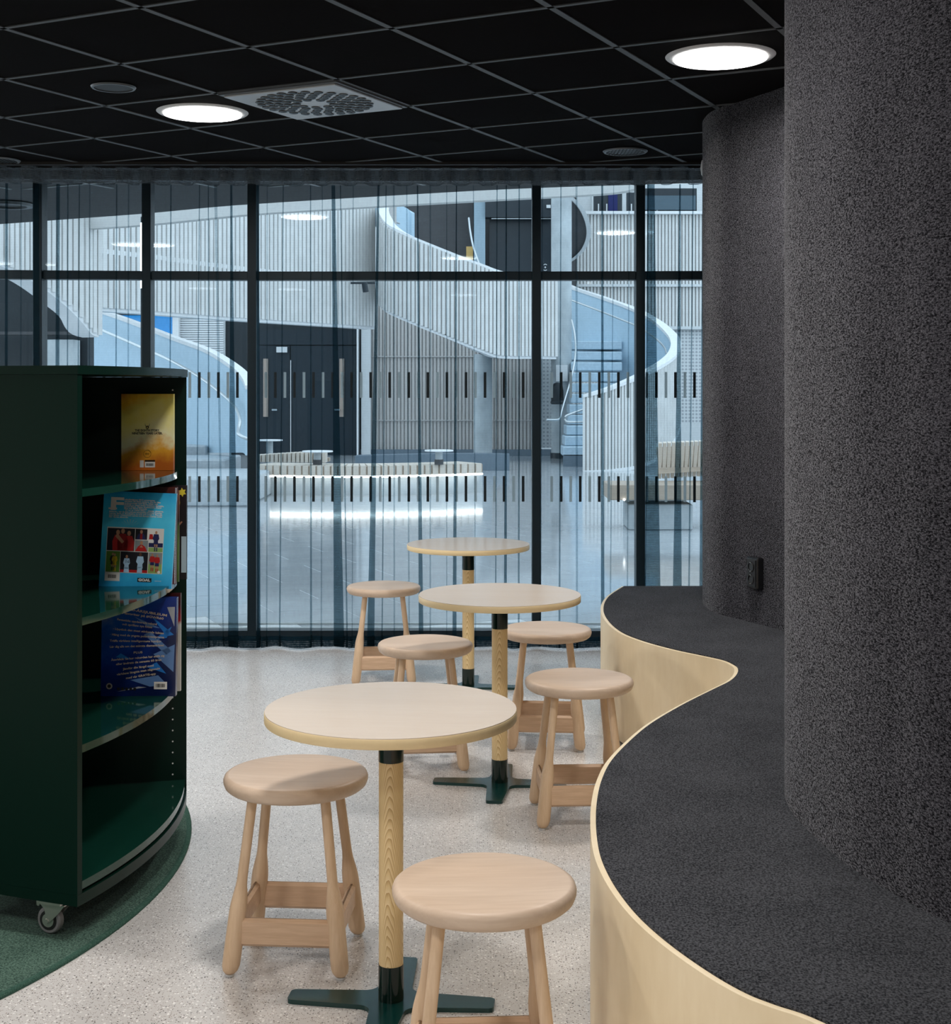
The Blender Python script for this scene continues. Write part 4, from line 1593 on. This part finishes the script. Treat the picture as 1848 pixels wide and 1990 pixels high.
# right far wall with battens and upper windows
rw = fbox(1100, 415, 1460, 636, 34.0, .2, M['batten_gap'], 'batten_panel')
A = [U(1100 + i * 10, 415, 34) for i in range(37)]
B = [U(1100 + i * 10, 636, 34) for i in range(37)]
battens(A, B, .082, .055, .05).build('batten_cladding', M['batten'], rw, kind='stuff')
fbox(1100, 410, 1460, 415.5, 33.8, .3, M['plaster'], 'ledge')
fbox(1100, 552, 1460, 557, 33.85, .12, M['panel'], 'joint_trim')
fbox(1100, 634, 1460, 640, 33.85, .12, M['panel'], 'joint_trim')
fbox(1100, 640, 1460, 822, 34.0, .2, M['perf'], 'perforated_panel')
fbox(1100, 822, 1460, 876, 34.0, .2, M['panel'], 'plinth_panel')
fbox(1095, 340, 1150, 412, 34.4, .2, M['panel'], 'pier')
for x0_, x1_ in ((1154, 1209), (1218, 1246), (1252, 1354)):
    ww = fbox(x0_, 366 if x0_ > 1250 else 374, x1_, 411, 34.3, .15, M['darkdoor'], 'upper_window')
    if x0_ < 1250:
        fbox(x0_ + 28, 376, min(x0_ + 46, x1_), 411, 34.26, .05, M['navy'], 'navy_drape', ww)
    for xx in (x0_ + 8, x0_ + 24):
        fbox(xx, 396, xx + 2.2, 410, 34.24, .05, M['panel'], 'blind_cord', ww)
fbox(1252, 380, 1352, 408, 34.2, .04, flat('grey_glass', (.05, .09, .12), .2), 'glass_balustrade')

# mezzanine front, left to centre
mz = empty('mezzanine_front', U(460, 620, 24), label='pale battened mezzanine front curving above the dark double door', cat='balcony')
# Z 2.65..4.93, depth varies
mctrl = []
for px, y in ((196, 598), (300, 605), (400, 613), (500, 620), (600, 626.5), (680, 631.5), (729, 635)):
    d = 1.183 * FPX / (CY0 - y)
    yt = CY0 - (4.95 - HC) * FPX / d
    mctrl.append((px, yt, y, d))
mb = clad('front', mz, mctrl, .25, .115, n=6)
A, B = ribbon(mctrl, 6)
m = MB()
m.slab([Vector((p.x, p.y - .05, 3.52)) for p in A], [Vector((p.x, p.y - .05, 3.45)) for p in A], .05)
m.build('rail_trim', M['plaster'], mb)
# spotlight on a track below the mezzanine
q = U(708, 556, 24)
e = empty('track_spotlight', q, label='small dark spotlight on a short track at the mezzanine front', cat='spotlight')
m = MB()
m.box(U(705, 550, 24.2), (.42, .04, .035))
m.build('track', M['frame'], e)
m = MB()
m.revolve([(.05, 0), (.052, -.16), (.045, -.165)], 16, Matrix.Translation(q + Vector((0, 0, .06))) @ Matrix.Rotation(-.15, 4, 'Y'))
m.build('lamp_head', M['frame'], e, smooth=40)

# left near stair soffit: battened outer wall ending in a curved edge
ls = empty('left_stair_soffit', U(100, 700, 15), label='battened stair flank with curved white lower edge at the far left', cat='stair')
ctrl = [(-160, 330, 455, 13.0), (-60, 360, 490, 13.6), (0, 380, 512, 14.0), (50, 395, 535, 14.4), (90, 405, 560, 14.7), (130, 412, 592, 15.0), (160, 418, 622, 15.2), (180, 420, 646, 15.4), (194, 422, 652, 15.5)]
A, B = ribbon(ctrl, 6)
m = MB()
m.slab(A, B, .2)
fb = m.build('flank', M['batten_gap'], ls, smooth=40)
battens(A, B, .085, .06, .035).build('batten_cladding', M['batten'], fb, kind='stuff')
m = MB()
m.slab([p + Vector((0, -.04, .07)) for p in B], [p + Vector((0, -.04, -.02)) for p in B], .25)
m.build('curved_edge', M['plaster'], ls, smooth=40)
m = MB()
a, b = U(-420, 440, 17.6), U(170, 900, 17.6)
m.box(((a.x + b.x) / 2, 17.75, a.z / 2), (b.x - a.x, .3, a.z))
m.build('recess_wall', M['darkroom'], ls)
m = MB()
a, b = U(-420, 645, 17.3), U(172, 651, 17.3)
m.box(((a.x + b.x) / 2, 17.3, (a.z + b.z) / 2), (b.x - a.x, .2, a.z - b.z))
m.build('recess_ledge', M['darkgrey'], ls)
m = MB()
a, b = U(120, 650, 18), U(176, 900, 18)
m.box(((a.x + b.x) / 2, 17.4, 1.03), ((b.x - a.x) * .95, .3, 2.06))
m.build('concrete_pier', M['concrete'], ls)

# left blue curved stair wall
lb_ = empty('left_stair_parapet', U(330, 880, 21), label='pale blue curved stair parapet with steel handrail, left of the double door', cat='stair')
ctrl = [(150, 592, 880, 23.2), (194, 608, 880, 23.0), (240, 624, 880, 22.7), (279, 639, 880, 22.4), (338, 662, 880, 21.9), (394, 683, 880, 21.3), (432, 705, 880, 20.7), (458, 725, 880, 20.2), (472, 743, 880, 19.7), (477, 756, 885, 19.4)]
A, B = ribbon(ctrl, 6)
m = MB()
m.slab(A, B, .08)
m.build('inner_face', M['blueplaster'], lb_, smooth=40)
m = MB()
m.slab([p + Vector((0, -.02, .05)) for p in A], [p + Vector((0, -.02, -.005)) for p in A], .14)
m.build('top_cap', M['plaster'], lb_, smooth=40)
HR = catmull([(150, 622, 22.9), (194, 640, 22.7), (279, 677, 22.1), (338, 704, 21.5), (394, 737, 20.9), (440, 773, 20.2), (459, 795, 19.6), (466, 815, 19.2), (464, 832, 19.0), (463, 842, 18.8), (470, 848, 18.7), (486, 855, 18.6)], 6)
m = MB()
m.tube([U(*p) for p in HR], .024, 8)
m.build('handrail', M['steelrail'], lb_, smooth=60)
# concrete sitting steps
for i, (y0_, y1_, d, x1_) in enumerate(((866, 900, 21.0, 400), (893, 935, 19.6, 436), (930, 992, 17.4, 482))):
    a, b = U(-60, y0_, d), U(x1_, y1_, d)
    m = MB()
    zt = HC - (y0_ - CY0) / FPX * d
    dp = (2.2, 1.39, 2.19)[i]
    m.box(((a.x + b.x) / 2, d + dp / 2, zt / 2), (b.x - a.x, dp, zt), bev=.02)
    tag(m.build('seating_step', M['step']), ('highest and rearmost grey stone sitting step beside the bookcase', 'middle grey stone sitting step beside the bookcase', 'lowest and nearest grey stone sitting step beside the bookcase')[i], 'step', 'stone sitting steps')

# central ribbon stair
cs_ = empty('ribbon_stair', U(930, 700, 27), label='curving ribbon stair flank of pale battens in the centre of the hall', cat='stair')
ctrl = [(752, 402, 584, 27.6), (738, 404, 580, 27.2), (735, 412, 585, 26.8), (739, 424, 592, 26.5), (752, 440, 603, 26.2), (780, 455, 616, 26.0), (830, 476, 637, 25.9), (900, 504, 665, 25.9), (940, 519, 681, 26.0), (966, 529, 690, 26.1), (1000, 538, 692, 26.2), (1040, 543, 692, 26.4), (1081, 545, 693, 26.6)]
clad('flank', cs_, ctrl, .2, .080, n=7)
ctrl = [(740, 402, 440, 27.3), (752, 400, 442, 27.9), (770, 400, 448, 28.3), (790, 404, 458, 28.6), (800, 415, 470, 28.6)]
A, B = ribbon(ctrl, 6)
m = MB()
m.slab(A, B, .15)
m.build('inner_return', M['blueplaster'], cs_, smooth=40)
m = MB()
m.tube([U(750, 438, 27.6), U(757, 428, 27.9), U(776, 434, 28.2)], .02, 8)
m.build('handrail', M['steelrail'], cs_)
m = MB()
pts = catmull([(911, 424, 30), (914, 450, 29.5), (920, 480, 29), (932, 515, 28.4)], 6)
m.tube([U(*p) for p in pts], .022, 8)
m.build('upper_handrail', M['steelrail'], cs_, smooth=60)
# underside wedge
m = MB()
p = [U(930, 682, 26.2), U(964, 691, 26.2), U(1081, 693, 26.6), U(1081, 688, 30), U(940, 684, 30)]
q = [x + Vector((0, 0, -.05)) for x in p]
m.add(p + q, [(0, 1, 2, 3, 4), (9, 8, 7, 6, 5)] + [((i + 1) % 5, i, i + 5, (i + 1) % 5 + 5) for i in range(5)])
m.build('soffit', M['darkgrey'], cs_)
# upper arc landing to the right of the column
pts = catmull([(1090, 372, 30.3), (1112, 386, 30.3), (1131, 408, 30.4), (1142, 435, 30.6), (1143, 460, 30.9), (1134, 483, 31.2), (1118, 500, 31.5), (1100, 512, 31.8)], 7)
P = [U(*p) for p in pts]
m = MB()
rows = []
for p in P:
    rows.append([p + Vector((-.04, 0, 0)), p + Vector((.05, -.02, 0)), p + Vector((.05, .12, 0)), p + Vector((-.04, .12, 0)), p + Vector((-.04, 0, 0))])
m.grid(rows)
m.build('arc_edge', M['panel'], cs_, smooth=50)
m = MB()
c = [U(1080, p_[1], p_[2] + .15) for p_ in pts]
m.grid([[p + Vector((0, .1, 0)) for p in P], c])
m.build('arc_soffit', M['darkgrey'], cs_)

# upper dark room behind the ribbon
up = empty('wall_upper', U(930, 460, 33), label='dark upper landing wall behind the ribbon stair', kind='structure')
fbox(786, 300, 1120, 560, 33.2, .2, M['darkgrey'], 'dark_wall', up)
fbox(748, 300, 790, 470, 33.4, .2, M['blueplaster'], 'lit_wall', up)
fbox(759, 400, 766, 410, 33.3, .05, M['amber'], 'amber_board', up)
fbox(906, 479, 919, 510, 32.5, .3, M['amber'], 'amber_box', up)
fbox(921, 340, 943, 545, 32.3, .3, flat('blue_grey_pier', (.30, .40, .47), .6), 'pier', up)
fbox(943, 340, 1074, 422, 32.2, .4, M['darkdoor'], 'header_box', up)
fbox(951, 424, 1074, 560, 32.6, .2, M['darkdoor'], 'upper_door', up)
fbox(1062, 398, 1070, 404, 32.1, .05, M['panel'], 'exit_sign', up)
fbox(955, 424, 1074, 425.5, 32.3, .05, M['steelrail'], 'door_track', up)
for yy in (515, 521.5):
    m = MB()
    rr = [U(1059.5 + 3.2 * math.cos(t), 517.5 + (6.2 if yy > 520 else -1) * 1 + 3 * math.sin(t) * (1 if yy > 520 else -1) - (1 if yy > 520 else 0), 32.5) for t in [math.pi * (.15 + .7 * i / 8) for i in range(9)]]
    m.tube(rr, .010, 6)
    m.build('bracket_mark', M['panel'], up)
m = MB()
c = U(1059.5, 519.5, 32.5)
m.revolve([(.02, -.005), (.02, .005)], 12, Matrix.Translation(c) @ Matrix.Rotation(math.pi / 2, 4, 'X'))
m.build('dot_mark', M['panel'], up)


# columns
def column(px, wpx, d, label, ring_h=.11):
    x = FX(px, d)
    r = wpx / FPX * d / 2
    e = empty('concrete_column', (x, d, 0), label=label, cat='column', group='round concrete columns')
    m = MB()
    m.revolve([(r, .0), (r, 6.0)], 36, Matrix.Translation((x, d, 0)))
    m.build('shaft', M['concrete'], e, smooth=40)
    m = MB()
    m.revolve([(r + .02, .0), (r + .02, ring_h), (r + .004, ring_h + .005)], 36, Matrix.Translation((x, d, 0)), cap=False)
    m.build('base_ring', M['darkdoor'], e, smooth=40)
    return e


column(1091, 40, 29.5, 'pale concrete column right of the ribbon stair flank')
x, d = FX(938.5, 28.6), 28.6
e = empty('concrete_column', (x, d, 0), label='short looking concrete column below the ribbon stair flank', cat='column', group='round concrete columns')
r = 36 / FPX * d / 2
m = MB()
m.revolve([(r, .0), (r, 2.15)], 36, Matrix.Translation((x, d, 0)))
m.build('shaft', M['concrete'], e, smooth=40)
m = MB()
m.revolve([(r + .02, .0), (r + .02, .11), (r + .004, .115)], 36, Matrix.Translation((x, d, 0)), cap=False)
m.build('base_ring', M['darkdoor'], e, smooth=40)
# notice and dark cover on the column
q = U(1092, 725, 29.2)
m = MB()
m.box((q.x, 29.26, q.z), (.24, .02, .34))
tag(m.build('paper_notice', M['plaster']), 'white paper notice on the pale concrete column', 'notice')
q = U(1083, 783, 28.9)
e = empty('hanging_cover', q, label='dark rounded cover strapped around the pale concrete column', cat='cover')
m = MB()
prof = [(.125, .0), (.13, .10), (.128, .24), (.11, .34), (.07, .40), (.02, .42)]
m.revolve(prof, 20, Matrix.Translation(q) @ Matrix.Scale(.6, 4, (0, 1, 0)))
m.build('hood', M['darkroom'], e, smooth=50)
m = MB()
m.box((q.x + .01, q.y, q.z + .01), (.30, .17, .075), bev=.02)
m.build('rim', M['darkdoor'], e)

# right spiral stair: parapet, steps and rails
rs_ = empty('spiral_stair', U(1200, 890, 27.5), label='pale blue spiral stair flight rising right of the concrete column', cat='stair')
ctrl = [(1096, 556, 715, 31.2), (1112, 562, 720, 31.0), (1145, 573, 735, 30.7), (1180, 585, 750, 30.3), (1215, 598, 766, 29.9), (1245, 612, 780, 29.4), (1275, 631, 796, 28.9), (1295, 650, 808, 28.4), (1304, 664, 816, 27.9), (1305, 677, 826, 27.4), (1298, 692, 846, 26.8), (1281, 707, 872, 26.2), (1254, 723, 893, 25.7), (1220, 740, 906, 25.3), (1180, 757, 912, 25.1), (1150, 767, 914, 25.0), (1133, 772, 914.5, 25.0)]
A, B = ribbon(ctrl, 6)


def shift(P, k):
    out = []
    n = len(P)
    for i in range(n):
        t = P[min(i + 1, n - 1)] - P[max(i - 1, 0)]
        nn = Vector((-t.y, t.x, 0)).normalized()
        out.append(P[i] + nn * k)
    return out


m = MB()
m.slab(A, B, .05)
m.build('inner_face', M['blueplaster'], rs_, smooth=40)
A2, B2 = shift(A, .05), shift(B, .05)
m = MB()
m.slab(A2, B2, .08)
of = m.build('outer_face', M['batten_gap'], rs_, smooth=40)
k0 = 6 * 7
battens(shift(A, .13)[k0:], shift(B, .13)[k0:], .066, .044, .035, -1).build('batten_cladding', M['batten'], of, kind='stuff')
m = MB()
A3 = shift(A, -.02)
m.slab([p + Vector((0, 0, .05)) for p in A3], [p + Vector((0, 0, -.01)) for p in A3], .20)
m.build('top_cap', M['plaster'], rs_, smooth=40)
m = MB()
B3 = shift(B, .02)[k0:]
m.slab([p + Vector((0, 0, .01)) for p in B3], [p + Vector((0, 0, -.05)) for p in B3], .16)
m.build('bottom_edge', M['plaster'], rs_, smooth=40)
# steps climb away from the viewer
for k in range(11):
    y_top = 868 - k * 20.5
    d = 26.4 + k * .36
    zt = HC - (y_top - CY0) / FPX * d
    x0_ = FX(1095 - 1 + min(k, 5) * 3, d)
    x1_ = FX(1150 + min(k, 8) * 7, d + .2)
    m = MB()
    m.box(((x0_ + x1_) / 2, d + .35, zt - .09), (x1_ - x0_, .9, .18), bev=.015)
    m.build('tread', M['bluestep'], rs_)
m = MB()
a = U(1094, 880, 26.3)
m.prism([(FX(1094, 26.3), 26.3), (FX(1160, 26.3), 26.3), (FX(1170, 27.2), 27.2), (FX(1094, 27.2), 27.2)], 0, .22)
m.build('bottom_step', M['greyband'], rs_)
m = MB()
pts = catmull([(1111, 622, 29.0), (1117, 650, 28.6), (1119, 680, 28.2), (1115, 712, 27.8), (1107, 745, 27.4), (1098, 775, 27.0), (1091, 800, 26.7), (1088, 812, 26.5), (1082, 816, 26.4), (1062, 816, 26.3)], 6)
m.tube([U(*p) for p in pts], .020, 8)
m.build('left_handrail', M['steelrail'], rs_, smooth=60)
m = MB()
pts = [(1136, 795, 25.2), (1118, 801, 25.2), (1102, 807, 25.2), (1098, 810, 25.2), (1097, 814, 25.2), (1100, 819, 25.2), (1106, 820, 25.2), (1136, 820, 25.2)]
m.tube([U(*p) for p in pts], .020, 8)
m.build('rail_loop', M['steelrail'], rs_, smooth=60)
m = MB()
pts = catmull([(1100, 580, 30.6), (1150, 599, 30.1), (1200, 619, 29.6), (1240, 636, 29.1), (1275, 660, 28.3), (1290, 676, 27.8), (1294, 688, 27.4)], 6)
m.tube([U(*p) + Vector((0, -.08, 0)) for p in pts], .020, 8)
m.build('right_handrail', M['steelrail'], rs_, smooth=60)

# glowing curved bench
lb = empty('glowing_bench', U(700, 965, 19.6), label='curved slatted wood bench glowing with a light strip underneath', cat='bench')
def bench_front(px):
    t = (px - 690) / 250
    return 19.05 + .55 * t * t + .12 * t


def bpt(px, off, z):
    d = bench_front(px)
    return Vector((FX(px, d), d + off, z))


SZ = .415
xs = [488 + i * 14.05 for i in range(34)]
pxs = [x for x in xs if x <= 938]
for i in range(0, len(pxs) - 1):
    a, b = bpt(pxs[i], 0, 0), bpt(pxs[i + 1], 0, 0)
    if i % 1 == 0:
        d_ = (b - a)
        g = .13
        a2, b2_ = a + d_ * g, b - d_ * g
        nrm = Vector((-d_.y, d_.x, 0)).normalized()
        poly = [tuple(a2.xy), tuple(b2_.xy), tuple((b2_ + nrm * .62).xy), tuple((a2 + nrm * .62).xy)]
        m = MB()
        m.prism(poly, SZ - .135, SZ)
        m.build('slat', M['bench_wood'], lb)
m = MB()
m.slab([bpt(x, .02, SZ - .012) for x in pxs], [bpt(x, .02, SZ - .128) for x in pxs], .5)
m.build('core', M['bench_oak'], lb)
m = MB()
m.tube([bpt(x, .055, .262) for x in pxs], .013, 8)
m.build('light_strip', M['led'], lb)
m = MB()
m.slab([bpt(x, .16, SZ - .13) for x in pxs], [bpt(x, .16, .0) for x in pxs], .35)
m.build('plinth', M['concrete'], lb, smooth=40)
m = MB()
m.slab([U(490 + i * 8.3, 890, 20.42) for i in range(19)], [U(490 + i * 8.3, 897, 20.42) for i in range(19)], .2)
bb = m.build('backrest', M['bench_oak'], lb)
for i in range(18):
    px = 490 + i * 8.3
    d = 20.4 - .002 * (px - 560)
    yt = 884 - 5.5 * min(1, (px - 490) / 90)
    a = U(px, yt, d)
    z0 = SZ - .02
    m = MB()
    m.box((a.x, d, (a.z + z0) / 2), (.048, .30, a.z - z0), bev=.004)
    m.build('backrest_slat', M['bench_wood'], bb)


def side_table(px, py, wpx, d, zfoot, label):
    c = U(px, py, d)
    e = empty('bench_side_table', (c.x, d, zfoot), label=label, cat='table', group='small white side tables along the glowing bench')
    r = wpx / FPX * d / 2
    m = MB()
    m.revolve([(r * .98, -.018), (r, -.014), (r, -.003), (r * .99, 0)], 36, Matrix.Translation(c))
    m.build('top', M['plaster'], e, smooth=40)
    m = MB()
    m.revolve([(.05, zfoot - c.z), (.05, -.018)], 20, Matrix.Translation(c))
    m.build('post', M['concrete'], e, smooth=40)
    m = MB()
    m.revolve([(.062, zfoot - c.z), (.062, zfoot - c.z + .07)], 20, Matrix.Translation(c))
    m.build('foot', M['darkgrey'], e, smooth=40)


side_table(524, 854.5, 50, 21.0, 0.0, 'small white side table standing behind the low slatted backrest')
side_table(617, 876, 60, 19.3, SZ, 'small white side table mounted on the glowing bench below the dark door')
side_table(853, 874.5, 56, 19.35, SZ, 'small white side table mounted at the right end of the glowing bench')
# low slate curb behind the bench
m = MB()
A = [U(690 + i * 20, 886 - 4 * math.sin(i / 10 * 1.5), 25) for i in range(16)]
m.slab(A, [Vector((p.x, p.y, 0)) for p in A], .4)
tag(m.build('slate_curb', M['greyband'], smooth=40), 'low slate coloured curb behind the glowing bench', 'curb')

# right bench with concrete foot
rb = empty('slatted_bench', U(1290, 1030, 14.6), label='wood bench with slanted slatted back on a concrete block', cat='bench')
d = 14.55
a, b = U(1222, 980, d), U(1346, 1030, d)
m = MB()
m.box(((a.x + b.x) / 2, d + .30, a.z / 2), (b.x - a.x, .60, a.z), bev=.01)
m.build('concrete_block', M['concrete'], rb)
a, b = U(1183, 942, d - .1), U(1440, 972, d - .1)
m = MB()
m.box(((a.x + b.x) / 2, d - .1 + .32, (a.z + b.z) / 2), (b.x - a.x, .64, a.z - b.z), bev=.008)
m.build('seat', M['bench_oak'], rb)
m = MB()
for i in range(14):
    pass
for i in range(22):
    px0 = 1278 + i * 8.6
    a, b = U(px0, 868 - i * .35, d + .75), U(px0 + 8, 922 - i * .55, d + .45)
    c = (a + b) / 2
    R = Matrix.Rotation(math.atan2(b.x - a.x, a.z - b.z) * -1, 4, 'Y') @ Matrix.Rotation(.35, 4, 'X')
    m = MB()
    m.box(c, (.036, .04, (a - b).length), 0, M=R)
    m.build('back_slat', M['bench_wood'], rb)
m = MB()
m.slab([U(1276, 869, d + .80), U(1460, 862, d + .85)], [U(1280, 921, d + .55), U(1460, 910, d + .6)], .02)
m.build('back_board', M['bench_oak'], rb)
m = MB()
q = U(1213, 971, d - .12)
m.revolve([(.012, -.004), (.012, .004)], 12, Matrix.Translation(q) @ Matrix.Rotation(math.pi / 2, 4, 'X'))
m.build('spot_lens', M['led'], rb)
